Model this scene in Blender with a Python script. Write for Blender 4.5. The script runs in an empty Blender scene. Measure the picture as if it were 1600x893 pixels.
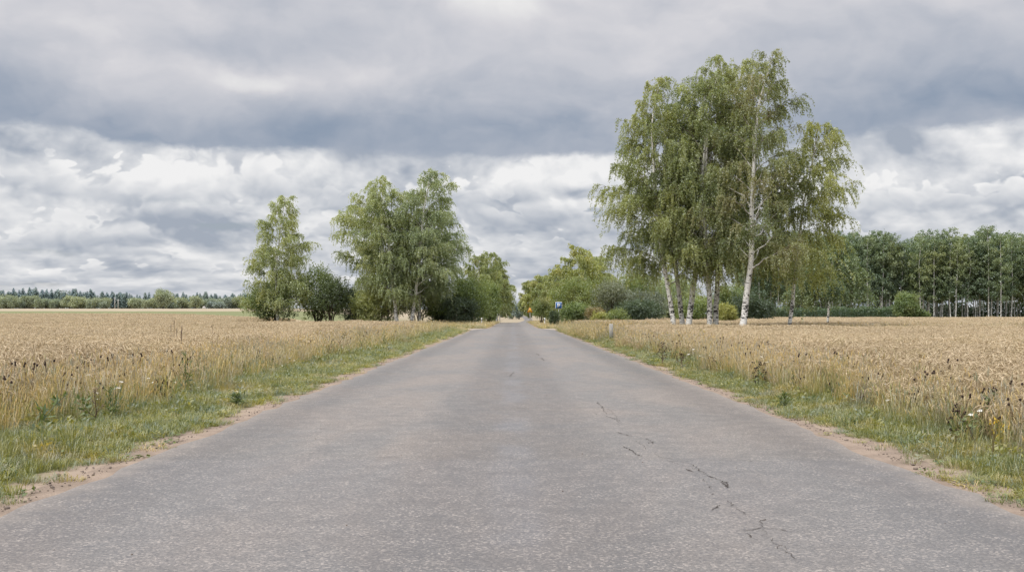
import bpy, math, random
import numpy as np

rng = np.random.default_rng(11)
random.seed(11)
scene = bpy.context.scene
COL = scene.collection
F = 1600.0      # focal length in photo pixels (36 mm on a 36 mm sensor, 1600 px wide)
HC = 1.5        # eye height
VX, VY = 802.0, 490.0


def px(x, Y):
    """ground X of photo column x at depth Y"""
    return (x - VX) * Y / F


def hz(y, Y):
    """absolute height of photo row y at depth Y"""
    return HC + (VY - y) * Y / F


def sstep(a, b, v):
    t = np.clip((np.asarray(v, float) - a) / (b - a), 0, 1)
    return t * t * (3 - 2 * t)


# ---------------------------------------------------------------- terrain
def road_z(y):
    y = np.asarray(y, float)
    return -2.1 * sstep(165, 300, y) + 1.5 * sstep(480, 950, y)


def left_z(y):
    y = np.asarray(y, float)
    return np.interp(y, [-1e5, 110, 160, 250, 350, 450, 600, 700, 1500, 1e5], [0, 0, .12, .65, 1.6, 2.6, 4.3, 5.1, 7, 7])


def right_z(y):
    y = np.asarray(y, float)
    return np.interp(y, [-1e5, 300, 700, 1e5], [0, 0, 1.5, 3.0])


def ground_z(x, y):
    x = np.asarray(x, float)
    wl = sstep(-25, -95, x)
    wr = sstep(20, 90, x)
    return left_z(y) * wl + right_z(y) * wr + road_z(y) * (1 - wl) * (1 - wr)


def road_c(y):
    return 9.0 * sstep(230, 620, y)


def road_hw(y):
    return 3.73 - 1.35 * sstep(93, 106, y)


# ---------------------------------------------------------------- mesh helpers
def mesh(name, V, Fq, mat, attrs=None, smooth=False, mats=None, mi=None):
    V = np.asarray(V, np.float32)
    me = bpy.data.meshes.new(name)
    me.vertices.add(len(V))
    me.vertices.foreach_set('co', V.ravel())
    groups = Fq if isinstance(Fq, (list, tuple)) else [Fq]
    groups = [np.asarray(g, np.int32) for g in groups if len(g)]
    if groups:
        loops = np.concatenate([g.ravel() for g in groups])
        tot = np.concatenate([np.full(len(g), g.shape[1], np.int32) for g in groups])
        start = np.concatenate([[0], np.cumsum(tot)[:-1]]).astype(np.int32)
        me.loops.add(len(loops))
        me.loops.foreach_set('vertex_index', loops)
        me.polygons.add(len(tot))
        me.polygons.foreach_set('loop_start', start)
        me.polygons.foreach_set('loop_total', tot)
        if smooth:
            me.polygons.foreach_set('use_smooth', np.ones(len(tot), bool))
    for k, a in (attrs or {}).items():
        a = np.asarray(a, np.float32)
        at = me.attributes.new(k, 'FLOAT', 'POINT')
        at.data.foreach_set('value', a)
    for m in (mats or [mat]):
        if m is not None:
            me.materials.append(m)
    if mi is not None:
        me.polygons.foreach_set('material_index', np.asarray(mi, np.int32))
    me.update(calc_edges=True)
    return me


def obj(name, me, parent=None, loc=None, label=None):
    o = bpy.data.objects.new(name, me)
    COL.objects.link(o)
    if parent:
        o.parent = parent
    if loc is not None:
        o.location = loc
    if label:
        o['label'] = label
    return o


def tag(o, label=None, cat=None, group=None, kind=None):
    if label:
        o['label'] = label
    if cat:
        o['category'] = cat
    if group:
        o['group'] = group
    if kind:
        o['kind'] = kind
    return o


def thing(name, label, cat, loc, rz=0, group=None):
    o = bpy.data.objects.new(name, None)
    o.empty_display_size = .2
    COL.objects.link(o)
    o.location = loc
    o.rotation_euler = (0, 0, rz)
    return tag(o, label, cat, group)


class MB:
    """collects shapes, with one float attribute 'tint'"""

    def __init__(s):
        s.V, s.Q, s.T, s.A, s.n = [], [], [], [], 0

    def add(s, V, Q=(), T=(), a=0.0):
        V = np.asarray(V, float)
        if len(Q):
            s.Q.append(np.asarray(Q, int) + s.n)
        if len(T):
            s.T.append(np.asarray(T, int) + s.n)
        s.V.append(V)
        s.A.append(np.full(len(V), a) if np.isscalar(a) else np.asarray(a, float))
        s.n += len(V)

    def tube(s, P, R, k=6, a=0.0, cap=False):
        P = np.asarray(P, float)
        n = len(P)
        R = np.full(n, R) if np.isscalar(R) else np.asarray(R, float)
        T = np.gradient(P, axis=0)
        T /= np.linalg.norm(T, axis=1)[:, None] + 1e-9
        ref = np.array([1, 0.02, 0.01]) if abs(T[n // 2][0]) < .8 else np.array([0, 1, 0.01])
        A = np.cross(T, ref)
        A /= np.linalg.norm(A, axis=1)[:, None] + 1e-9
        B = np.cross(T, A)
        th = np.arange(k) / k * 2 * np.pi
        V = P[:, None] + R[:, None, None] * (np.cos(th)[None, :, None] * A[:, None] + np.sin(th)[None, :, None] * B[:, None])
        i = np.arange(n - 1)[:, None] * k
        j = np.arange(k)[None]
        j2 = (j + 1) % k
        Q = np.stack([i + j, i + j2, i + k + j2, i + k + j], -1).reshape(-1, 4)
        at = a if np.isscalar(a) else np.repeat(np.asarray(a, float), k)
        s.add(V.reshape(-1, 3), Q, a=at)
        if cap:
            c0 = s.n - n * k
            s.V.append(P[[0, -1]])
            s.A.append(np.full(2, a if np.isscalar(a) else a[-1]))
            t0 = [[s.n, c0 + (q + 1) % k, c0 + q] for q in range(k)]
            t1 = [[s.n + 1, c0 + (n - 1) * k + q, c0 + (n - 1) * k + (q + 1) % k] for q in range(k)]
            s.T.append(np.array(t0 + t1))
            s.n += 2

    def ribbon(s, P, W, side, a=0.0):
        P = np.asarray(P, float)
        n = len(P)
        W = np.full(n, W) if np.isscalar(W) else np.asarray(W, float)
        side = np.asarray(side, float)
        V = np.empty((n * 2, 3))
        V[0::2] = P - side * W[:, None] * .5
        V[1::2] = P + side * W[:, None] * .5
        i = np.arange(n - 1) * 2
        s.add(V, np.stack([i, i + 1, i + 3, i + 2], -1), a=a if np.isscalar(a) else np.repeat(a, 2))

    def box(s, lo, hi, bev=0.0, a=0.0):
        x0, y0, z0 = lo
        x1, y1, z1 = hi
        b = bev
        if b <= 0:
            V = [(x, y, z) for z in (z0, z1) for x, y in ((x0, y0), (x1, y0), (x1, y1), (x0, y1))]
            s.add(V, [(0, 3, 2, 1), (4, 5, 6, 7), (0, 1, 5, 4), (1, 2, 6, 5), (2, 3, 7, 6), (3, 0, 4, 7)], a=a)
        else:
            ring = lambda x0, y0, x1, y1, z: [(x0, y0, z), (x1, y0, z), (x1, y1, z), (x0, y1, z)]
            def oct_(x0, y0, x1, y1, c, z):
                return [(x0 + c, y0, z), (x1 - c, y0, z), (x1, y0 + c, z), (x1, y1 - c, z), (x1 - c, y1, z), (x0 + c, y1, z), (x0, y1 - c, z), (x0, y0 + c, z)]
            V = oct_(x0, y0, x1, y1, b, z0) + oct_(x0, y0, x1, y1, b, z1 - b) + oct_(x0 + b, y0 + b, x1 - b, y1 - b, b * .5, z1)
            Q = [(k * 8 + i, k * 8 + (i + 1) % 8, k * 8 + 8 + (i + 1) % 8, k * 8 + 8 + i) for k in (0, 1) for i in range(8)]
            T = [(16, 16 + i, 16 + i + 1) for i in range(1, 7)] + [(0, i + 1, i) for i in range(1, 7)]
            s.add(V, Q, T, a=a)

    def prism(s, pts, y0, y1, a=0.0):
        """polygon in x,z (fan from its centroid) extruded along y"""
        pts = np.asarray(pts, float)
        n = len(pts)
        c = pts.mean(0)
        V = [(p[0], y0, p[1]) for p in pts] + [(p[0], y1, p[1]) for p in pts] + [(c[0], y0, c[1]), (c[0], y1, c[1])]
        Q = [(i, i + n, (i + 1) % n + n, (i + 1) % n) for i in range(n)]
        T = [(2 * n, i, (i + 1) % n) for i in range(n)] + [(2 * n + 1, n + (i + 1) % n, n + i) for i in range(n)]
        s.add(V, Q, T, a=a)

    def mesh(s, name, mat, smooth=False, attr='tint'):
        V = np.concatenate(s.V)
        g = []
        if s.Q:
            g.append(np.concatenate(s.Q))
        if s.T:
            g.append(np.concatenate(s.T))
        return mesh(name, V, g, mat, {attr: np.concatenate(s.A)}, smooth)


# ---------------------------------------------------------------- shader helpers
class NT:
    def __init__(s, tree):
        s.t = tree
        s.L = tree.links

    def node(s, typ, **kw):
        n = s.t.nodes.new(typ)
        for k, v in kw.items():
            setattr(n, k, v)
        return n

    def put(s, sock, v):
        if isinstance(v, bpy.types.NodeSocket):
            s.L.new(v, sock)
        elif v is not None:
            if hasattr(sock.default_value, '__len__') and not hasattr(v, '__len__'):
                v = [v] * len(sock.default_value)
            if hasattr(v, '__len__') and len(sock.default_value) == 4 and len(v) == 3:
                v = (*v, 1)
            sock.default_value = v

    def m(s, op, a, b=None, c=None, clamp=False):
        n = s.node('ShaderNodeMath', operation=op, use_clamp=clamp)
        s.put(n.inputs[0], a)
        if b is not None:
            s.put(n.inputs[1], b)
        if c is not None:
            s.put(n.inputs[2], c)
        return n.outputs[0]

    def add(s, a, b): return s.m('ADD', a, b)
    def sub(s, a, b): return s.m('SUBTRACT', a, b)
    def mul(s, a, b): return s.m('MULTIPLY', a, b)

    def step(s, v, a, b, lo=0.0, hi=1.0, smooth=True):
        n = s.node('ShaderNodeMapRange', interpolation_type='SMOOTHSTEP' if smooth else 'LINEAR')
        s.put(n.inputs['Value'], v)
        for k, w in (('From Min', a), ('From Max', b), ('To Min', lo), ('To Max', hi)):
            s.put(n.inputs[k], w)
        return n.outputs[0]

    def vec(s, x, y, z):
        n = s.node('ShaderNodeCombineXYZ')
        for i, v in enumerate((x, y, z)):
            s.put(n.inputs[i], v)
        return n.outputs[0]

    def sep(s, v):
        n = s.node('ShaderNodeSeparateXYZ')
        s.put(n.inputs[0], v)
        return n.outputs

    def noise(s, v, scale, detail=4, rough=.55, dist=0.0, out=0, dim='3D'):
        n = s.node('ShaderNodeTexNoise', noise_dimensions=dim)
        if v is not None:
            s.put(n.inputs['Vector'], v)
        s.put(n.inputs['Scale'], scale)
        s.put(n.inputs['Detail'], detail)
        s.put(n.inputs['Roughness'], rough)
        s.put(n.inputs['Distortion'], dist)
        return n.outputs[out]

    def voro(s, v, scale, feature='F1', out='Distance', rand=1.0):
        n = s.node('ShaderNodeTexVoronoi', feature=feature)
        s.put(n.inputs['Vector'], v)
        s.put(n.inputs['Scale'], scale)
        s.put(n.inputs['Randomness'], rand)
        return n.outputs[out]

    def vmul(s, v, k):
        n = s.node('ShaderNodeVectorMath', operation='MULTIPLY')
        s.put(n.inputs[0], v)
        s.put(n.inputs[1], k)
        return n.outputs[0]

    def mix(s, f, a, b, blend='MIX'):
        n = s.node('ShaderNodeMix', data_type='RGBA', blend_type=blend)
        s.put(n.inputs[0], f)
        s.put(n.inputs[6], a)
        s.put(n.inputs[7], b)
        return n.outputs[2]

    def attr(s, name, out='Fac'):
        return s.node('ShaderNodeAttribute', attribute_name=name).outputs[out]

    def pos(s): return s.node('ShaderNodeNewGeometry').outputs['Position']
    def objc(s): return s.node('ShaderNodeTexCoord').outputs['Object']
    def rnd(s): return s.node('ShaderNodeObjectInfo').outputs['Random']


def material(name):
    m = bpy.data.materials.new(name)
    m.use_nodes = True
    m.node_tree.nodes.clear()
    n = NT(m.node_tree)
    out = n.node('ShaderNodeOutputMaterial')
    return m, n, out


def principled(n, out, col, rough=.8, spec=.3, normal=None, metal=0.0):
    b = n.node('ShaderNodeBsdfPrincipled')
    n.put(b.inputs['Base Color'], col)
    n.put(b.inputs['Roughness'], rough)
    n.put(b.inputs['Specular IOR Level'], spec)
    n.put(b.inputs['Metallic'], metal)
    if normal is not None:
        n.L.new(normal, b.inputs['Normal'])
    n.L.new(b.outputs[0], out.inputs[0])
    return b


def bump(n, h, strength=.5, dist=.01):
    b = n.node('ShaderNodeBump')
    n.put(b.inputs['Height'], h)
    n.put(b.inputs['Strength'], strength)
    n.put(b.inputs['Distance'], dist)
    return b.outputs[0]


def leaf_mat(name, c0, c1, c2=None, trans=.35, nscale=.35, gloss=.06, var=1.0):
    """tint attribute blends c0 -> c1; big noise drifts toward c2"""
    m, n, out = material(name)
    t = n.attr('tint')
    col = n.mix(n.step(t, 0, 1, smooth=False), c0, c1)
    if c2 is not None:
        nz = n.noise(n.pos(), nscale, 3, .6)
        col = n.mix(n.step(nz, .48, .68), col, c2)
    r = n.rnd()
    col = n.mix(1.0, col, n.vec(n.step(r, 0, 1, 1 - .12 * var, 1 + .10 * var, False), n.step(r, 0, 1, 1 - .08 * var, 1 + .06 * var, False), n.step(r, 0, 1, 1 + .05 * var, 1 - .08 * var, False)), 'MULTIPLY')
    d = n.node('ShaderNodeBsdfDiffuse')
    n.put(d.inputs[0], col)
    tr = n.node('ShaderNodeBsdfTranslucent')
    n.put(tr.inputs[0], n.mix(1.0, col, (1.25, 1.2, .55), 'MULTIPLY'))
    mx = n.node('ShaderNodeMixShader')
    mx.inputs[0].default_value = trans
    n.L.new(d.outputs[0], mx.inputs[1])
    n.L.new(tr.outputs[0], mx.inputs[2])
    g = n.node('ShaderNodeBsdfGlossy')
    g.inputs['Roughness'].default_value = .45
    n.put(g.inputs[0], (.9, .95, 1.0))
    m2 = n.node('ShaderNodeMixShader')
    m2.inputs[0].default_value = gloss
    n.L.new(mx.outputs[0], m2.inputs[1])
    n.L.new(g.outputs[0], m2.inputs[2])
    n.L.new(m2.outputs[0], out.inputs[0])
    return m


def flat_mat(name, col, rough=.6, spec=.3, metal=0, var=.12, scale=8):
    m, n, out = material(name)
    nz = n.noise(n.objc(), scale, 4, .6)
    c = n.mix(1.0, col, n.step(nz, .25, .75, 1 - var, 1 + var, False), 'MULTIPLY')
    principled(n, out, c, rough, spec, None, metal)
    return m


# ---------------------------------------------------------------- materials
def bark_mat():
    m, n, out = material('birch_bark')
    o = n.objc()
    x, y, z = n.sep(o)
    rad = n.attr('tint')
    marks = n.noise(n.vmul(o, (4.2, 4.2, 9.5)), 1.0, 3, .65, .4)
    fine = n.noise(n.vmul(o, (6, 6, 42)), 1.0, 2, .5)
    th = n.step(z, .5, 5.0, .50, .61, False)
    dark = n.step(n.sub(marks, th), -.005, .03)
    line = n.step(fine, .62, .68, 0, .6)
    base = n.step(n.add(z, n.mul(n.noise(o, 5, 3), 1.2)), 1.5, .9)
    white = n.mix(n.noise(o, 2.5, 4), (.68, .66, .62), (.90, .89, .86))
    c = n.mix(line, white, (.25, .22, .2))
    c = n.mix(dark, c, (.028, .025, .023))
    rough_bark = n.mix(n.step(n.noise(n.vmul(o, (14, 14, 4)), 1, 3), .42, .6), (.035, .03, .026), (.36, .34, .31))
    c = n.mix(base, c, rough_bark)
    thin = n.step(rad, .042, .014)
    c = n.mix(thin, c, n.mix(n.noise(o, 3, 2), (.10, .07, .05), (.3, .26, .21)))
    principled(n, out, c, .8, .2, bump(n, marks, .4, .02))
    return m


M = {}
M['bark'] = bark_mat()
M['brown_bark'] = flat_mat('brown_bark', (.07, .055, .042), .9, .1, 0, .4, 9)
M['birch'] = leaf_mat('birch_leaf', (0.188, 0.238, 0.087), (0.470, 0.514, 0.226), (0.401, 0.432, 0.181), .42)
M['birch_b'] = leaf_mat('birch_leaf_bronze', (0.174, 0.215, 0.075), (0.418, 0.441, 0.180), (0.371, 0.348, 0.162), .42)
M['birch_l'] = leaf_mat('birch_leaf_pale', (0.223, 0.278, 0.128), (0.527, 0.582, 0.304), (0.474, 0.500, 0.244), .42)
M['birch_sun'] = leaf_mat('birch_leaf_sun_tint', (.21, .26, .09), (.47, .51, .20), (.42, .42, .17), .4)  # yellow sunlight on the roadside birches, put into the leaf colour
M['grove'] = leaf_mat('grove_leaf', (0.112, 0.171, 0.100), (0.271, 0.342, 0.177), (0.283, 0.330, 0.153), .34, .12)
M['shrub'] = leaf_mat('shrub_leaf', (0.110, 0.165, 0.053), (0.297, 0.374, 0.121), (0.264, 0.308, 0.105), .32)
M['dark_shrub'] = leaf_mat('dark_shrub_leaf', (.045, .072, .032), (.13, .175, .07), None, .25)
M['willow'] = leaf_mat('willow_leaf', (0.138, 0.161, 0.098), (0.265, 0.287, 0.184), None, .3)
M['lime_shrub'] = leaf_mat('lime_shrub_leaf', (.16, .21, .06), (.34, .39, .12), (.32, .32, .11), .36)
M['yellow_shrub'] = leaf_mat('yellow_shrub_leaf', (.22, .26, .07), (.46, .46, .15), None, .35)
M['rust_shrub'] = leaf_mat('rust_shrub_leaf', (.17, .14, .06), (.34, .27, .12), None, .3)
M['hedge'] = leaf_mat('hedge_leaf', (.075, .125, .055), (.21, .28, .125), None, .28)
M['far_fir'] = leaf_mat('far_conifer', (.13, .185, .185), (.22, .28, .255), None, .1)  # distance haze painted into the conifer colour: bluer and lighter
M['far_leaf'] = leaf_mat('far_leaf', (.25, .30, .215), (.42, .47, .315), (.36, .40, .28), .25, .05)  # far leaves lightened and cooled, haze held in the colour
M['far_haze'] = leaf_mat('far_haze_leaf', (.2, .255, .25), (.33, .39, .34), None, .2, .05)  # bluest leaf colour, standing in for the haze over the farthest trees
M['far_trunk'] = flat_mat('far_trunk', (.16, .15, .14), .9, .1)


def straw_mat():
    m, n, out = material('wheat_straw')
    t = n.attr('tint')
    p = n.pos()
    big = n.noise(p, .2, 4, .65)
    mid = n.noise(p, 1.1, 2, .6)
    col = n.mix(t, (.46, .355, .19), (.775, .65, .46))
    col = n.mix(n.step(big, .42, .62, 0, .85), col, n.mix(t, (.43, .33, .18), (.70, .585, .42)))
    col = n.mix(n.step(mid, .5, .75, 0, .3), col, (.44, .38, .17))
    x, y, z = n.sep(p)
    d = n.node('ShaderNodeBsdfDiffuse')
    n.put(d.inputs[0], col)
    tr = n.node('ShaderNodeBsdfTranslucent')
    n.put(tr.inputs[0], col)
    mx = n.node('ShaderNodeMixShader')
    mx.inputs[0].default_value = .3
    n.L.new(d.outputs[0], mx.inputs[1])
    n.L.new(tr.outputs[0], mx.inputs[2])
    n.L.new(mx.outputs[0], out.inputs[0])
    return m


M['straw'] = straw_mat()
M['grass'] = leaf_mat('grass_blade', (.13, .155, .045), (.37, .38, .17), (.36, .32, .165), .38, .7, var=3.2)
M['dry_grass'] = leaf_mat('dry_grass_blade', (.38, .30, .15), (.66, .55, .34), (.44, .40, .2), .32, .8, var=2.2)
M['weed'] = leaf_mat('weed_leaf', (.085, .125, .04), (.23, .28, .09), None, .3, .8)
M['brown_weed'] = leaf_mat('brown_weed_leaf', (.09, .055, .035), (.22, .135, .08), None, .2)
M['seed_head'] = flat_mat('dark_seed_head', (.05, .034, .03), .9, .1)
M['petal'] = flat_mat('white_petal', (.78, .77, .72), .8, .1)
M['yellow_petal'] = flat_mat('yellow_petal', (.7, .48, .05), .8, .1)


def asphalt_mat():
    m, n, out = material('asphalt')
    p = n.pos()
    x, y, z = n.sep(p)
    flow = n.vmul(p, (1.0, .42, 1))
    big = n.noise(flow, .42, 5, .62, .6)
    mid = n.noise(p, 3.2, 4, .65)
    st = n.voro(p, 70, 'F1', 'Color')
    sx = n.node('ShaderNodeSeparateColor')
    n.put(sx.inputs[0], st)
    stone = sx.outputs[0]
    fine = n.noise(p, 60, 3, .75)
    warm = (.164, .139, .117)
    cool = (.123, .114, .104)
    c = n.mix(n.step(big, .36, .64), cool, warm)
    # wear: lighter in the wheel tracks, darker along the middle and where paving ends
    ax = n.m('ABSOLUTE', x)
    track = n.m('MULTIPLY', n.step(ax, .5, 1.5), n.step(ax, 3.4, 2.3))
    c = n.mix(1.0, c, n.step(track, 0, 1, .80, 1.12), 'MULTIPLY')
    mids = n.m('MULTIPLY', n.step(n.m('ABSOLUTE', n.add(x, n.mul(n.sub(n.noise(p, .8, 3), .5), .35))), .32, .08), n.step(n.noise(n.vmul(p, (.6, .35, 1)), 1.0, 3), .38, .6))
    c = n.mix(n.mul(mids, .45), c, (.15, .15, .158))
    near = n.step(n.add(y, n.mul(n.sub(n.noise(p, 1.2, 4), .5), .5)), 10.6, 10.2)
    c = n.mix(n.mul(near, .26), c, (.135, .13, .135))
    c = n.mix(1.0, c, n.step(mid, .25, .75, .90, 1.09), 'MULTIPLY')
    c = n.mix(1.0, c, n.step(fine, .3, .7, .68, 1.3, False), 'MULTIPLY')
    c = n.mix(n.mul(n.step(stone, .72, .97, 0, .62), n.step(mid, .35, .62, .35, 1.0)), c, (.385, .335, .29))
    c = n.mix(n.step(stone, .28, .06, 0, .6), c, (.07, .066, .068))
    # bitumen patches and spots
    spots = n.step(n.noise(p, 6.5, 2, .5), .735, .77)
    c = n.mix(n.mul(spots, .6), c, (.07, .068, .07))
    # dusty edges
    edge = n.step(n.add(ax, n.mul(n.sub(n.noise(p, 2.6, 5, .7), .5), .9)), 3.35, 3.8)
    c = n.mix(n.mul(edge, n.mul(n.step(y, 88, 80), .42)), c, (.27, .225, .185))
    h = n.add(n.mul(stone, .6), fine)
    principled(n, out, c, n.step(big, .3, .7, .50, .60), .62, bump(n, h, .45, .006))
    return m


M['asphalt'] = asphalt_mat()


def ground_mat():
    m, n, out = material('field_ground')
    p = n.pos()
    x, y, z = n.sep(p)
    ax = n.m('ABSOLUTE', x)
    nz = n.noise(p, 1.6, 5, .65)
    nb = n.noise(p, .09, 4, .6)
    soil = n.mix(nz, (.12, .085, .055), (.22, .165, .115))
    grass = n.mix(nz, (.07, .085, .03), (.16, .155, .07))
    sand = n.mix(n.noise(p, 14, 4, .7), (.23, .175, .13), (.37, .295, .23))
    wheat = n.mix(n.noise(n.vmul(p, (1, 1, 1)), .8, 5, .75), (.28, .205, .12), (.47, .37, .25))
    pale = n.mix(nb, (.31, .255, .175), (.40, .335, .24))
    green = n.mix(nb, (.15, .17, .075), (.22, .22, .115))
    # verge / fields
    c = n.mix(n.step(n.add(ax, n.mul(n.sub(nz, .5), 1.2)), 5.6, 6.6), grass, soil)
    c = n.mix(n.step(n.add(ax, n.mul(n.sub(n.noise(p, 2.2, 5, .7), .5), 1.1)), 4.5, 4.15), c, sand)
    # far fields on the left
    left = n.step(x, -30, -60)
    pale2 = n.mix(nb, (.27, .225, .155), (.35, .295, .21))
    farl = n.mul(left, n.step(y, 205, 240))
    c = n.mix(farl, c, wheat)
    yy = n.add(y, n.add(n.mul(x, .12), n.mul(n.sub(nb, .5), 60)))
    c = n.mix(n.mul(left, n.step(yy, 285, 300)), c, green)
    c = n.mix(n.mul(left, n.step(yy, 425, 440)), c, pale)
    c = n.mix(n.mul(n.step(x, -60, -25), n.step(y, 330, 420)), c, pale2)
    c = n.mix(n.mul(n.step(x, 15, 30), n.step(y, 190, 200)), c, grass)
    principled(n, out, c, .95, .1, bump(n, n.add(nz, n.noise(p, 30, 3)), .6, .02))
    return m


M['ground'] = ground_mat()


def sand_mat(name, a, b):
    m, n, out = material(name)
    p = n.pos()
    g = n.noise(p, 26, 4, .75)
    d = n.noise(p, 2.4, 4, .6)
    c = n.mix(g, a, b)
    c = n.mix(1.0, c, n.step(d, .3, .7, .8, 1.12), 'MULTIPLY')
    c = n.mix(n.step(n.voro(p, 42, 'F1', 'Distance'), .16, .08, 0, .6), c, (.12, .1, .085))
    principled(n, out, c, .95, .1, bump(n, n.add(g, n.noise(p, 90, 2)), .8, .012))
    return m


M['sand'] = sand_mat('verge_sand', (.21, .158, .12), (.36, .285, .225))
M['gravel'] = sand_mat('track_gravel', (.30, .255, .21), (.44, .385, .32))
M['crack'] = flat_mat('crack_bitumen', (.075, .066, .06), .9, .1)
M['pebble'] = flat_mat('pebble', (.17, .135, .11), .9, .2, 0, .4, 3)

# ---------------------------------------------------------------- setting
def grid_sheet(name, xs, ys, zf, mat):
    X, Y = np.meshgrid(xs, ys)
    Z = zf(X, Y)
    V = np.stack([X, Y, Z], -1).reshape(-1, 3)
    a, b = len(xs), len(ys)
    i = (np.arange(b - 1)[:, None] * a + np.arange(a - 1)[None]).ravel()
    o = obj(name, mesh(name, V, np.stack([i, i + 1, i + 1 + a, i + a], -1), mat, smooth=True))
    return tag(o, kind='structure')


gx = np.concatenate([[-6000, -3000, -1500, -900, -600], np.arange(-400, -120, 20), np.arange(-120, 121, 5), np.arange(140, 401, 20), [600, 900, 1500, 3000, 6000]])
gy = np.concatenate([[-60, -20], np.arange(0, 400, 8), np.arange(400, 1000, 25), [1100, 1300, 1600, 2500, 4000, 8000]])
grid_sheet('ground', gx, gy, ground_z, M['ground'])

ry = np.concatenate([np.arange(-40, 90, 2.0), np.arange(90, 110, 1.0), np.arange(110, 1000, 10.0)])


def strip(name, ya, inner, outer, lift, mat, wob=0.0, seed=1):
    r = np.random.default_rng(seed)
    w1 = np.interp(ya, np.linspace(ya[0], ya[-1], 900), r.normal(0, wob, 900)) if wob else 0 * ya
    xi, xo = inner(ya), outer(ya) + w1
    V, ncol = [], 8
    for k in range(ncol + 1):
        t = k / ncol
        x = xi + (xo - xi) * t
        V.append(np.stack([x, ya, ground_z(x, ya) + lift(t, ya) if callable(lift) else ground_z(x, ya) + lift], -1))
    V = np.stack(V, 1).reshape(-1, 3)
    a = ncol + 1
    i = (np.arange(len(ya) - 1)[:, None] * a + np.arange(ncol)[None]).ravel()
    return obj(name, mesh(name, V, np.stack([i, i + 1, i + 1 + a, i + a], -1), mat, smooth=True))


# the road edge is slightly ragged where asphalt has crumbled
def ragged(y, seed, amp):
    r = np.random.default_rng(seed)
    g = np.arange(-60, 1100, .45)
    return np.interp(y, g, r.normal(0, amp, len(g)))


ryf = np.concatenate([np.arange(-40, 2, 2.0), np.arange(2, 60, .2), np.arange(60, 110, .5), np.arange(110, 1000, 10.0)])
road = strip('road', ryf, lambda y: road_c(y) - road_hw(y) + ragged(y, 5, .04) + .05 * np.sin(y * .83) * np.sin(y * .31), lambda y: road_c(y) + road_hw(y) + ragged(y, 6, .04) + .05 * np.sin(y * .71 + 1) * np.sin(y * .37), .024, M['asphalt'])
tag(road, kind='structure')
yv = np.concatenate([np.arange(-40, 2, 2.0), np.arange(2, 92, .35)])
for sgn, sd in ((-1, 3), (1, 4)):
    o = strip('sand_verge', yv, lambda y: sgn * (3.6 + 0 * y), lambda y: sgn * (4.12 + .10 * np.sin(y * .9 + sd) + .06 * np.sin(y * 2.3)), lambda t, y: .012 - .008 * t, M['sand'], .05, sd)
    tag(o, kind='structure')

# gravel side track crossing the road
tx = np.concatenate([np.arange(-70, -3, 1.0), [-3.0]])


def track(name, xs, yc):
    hw = 1.7 + 2.6 * sstep(9, 3, np.abs(xs))
    V = []
    for k in range(5):
        y = yc + hw * (k / 2 - 1)
        V.append(np.stack([xs, y, ground_z(xs, y) + .012], -1))
    V = np.stack(V, 1).reshape(-1, 3)
    i = (np.arange(len(xs) - 1)[:, None] * 5 + np.arange(4)[None]).ravel()
    tag(obj(name, mesh(name, V, np.stack([i, i + 5, i + 6, i + 1], -1), M['gravel'])), kind='structure')


track('gravel_path', tx, 98.5)
track('gravel_path', np.concatenate([[3.0], np.arange(3.3, 14, .7)]), 99.0)

# cracks: jagged ribbons just above the asphalt, parts of the road
def yd(y):
    return F * HC / (y - VY)


def crack(pts, w, seed):
    r = np.random.default_rng(seed)
    P = np.array([(px(a, yd(b)), yd(b)) for a, b in pts])
    out = [P[0]]
    for a, b in zip(P[:-1], P[1:]):
        n = max(3, int(np.linalg.norm(b - a) / .035))
        for k in range(1, n + 1):
            out.append(a + (b - a) * k / n + r.normal(0, .012, 2) * (k < n))
    out = np.array(out)
    n = len(out)
    W = w * .38 * np.clip(r.normal(.7, .55, n), .05, 2.4) * np.minimum(1, np.minimum(np.arange(n), np.arange(n)[::-1]) / 2 + .1)
    T = np.gradient(out, axis=0)
    T /= np.linalg.norm(T, axis=1)[:, None] + 1e-9
    S = np.stack([-T[:, 1], T[:, 0]], -1)
    V = np.zeros((2 * n, 3))
    V[0::2, :2] = out - S * W[:, None] / 2
    V[1::2, :2] = out + S * W[:, None] / 2
    V[:, 2] = .028
    i = np.arange(n - 1) * 2
    return V, np.stack([i, i + 1, i + 3, i + 2], -1)


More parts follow.
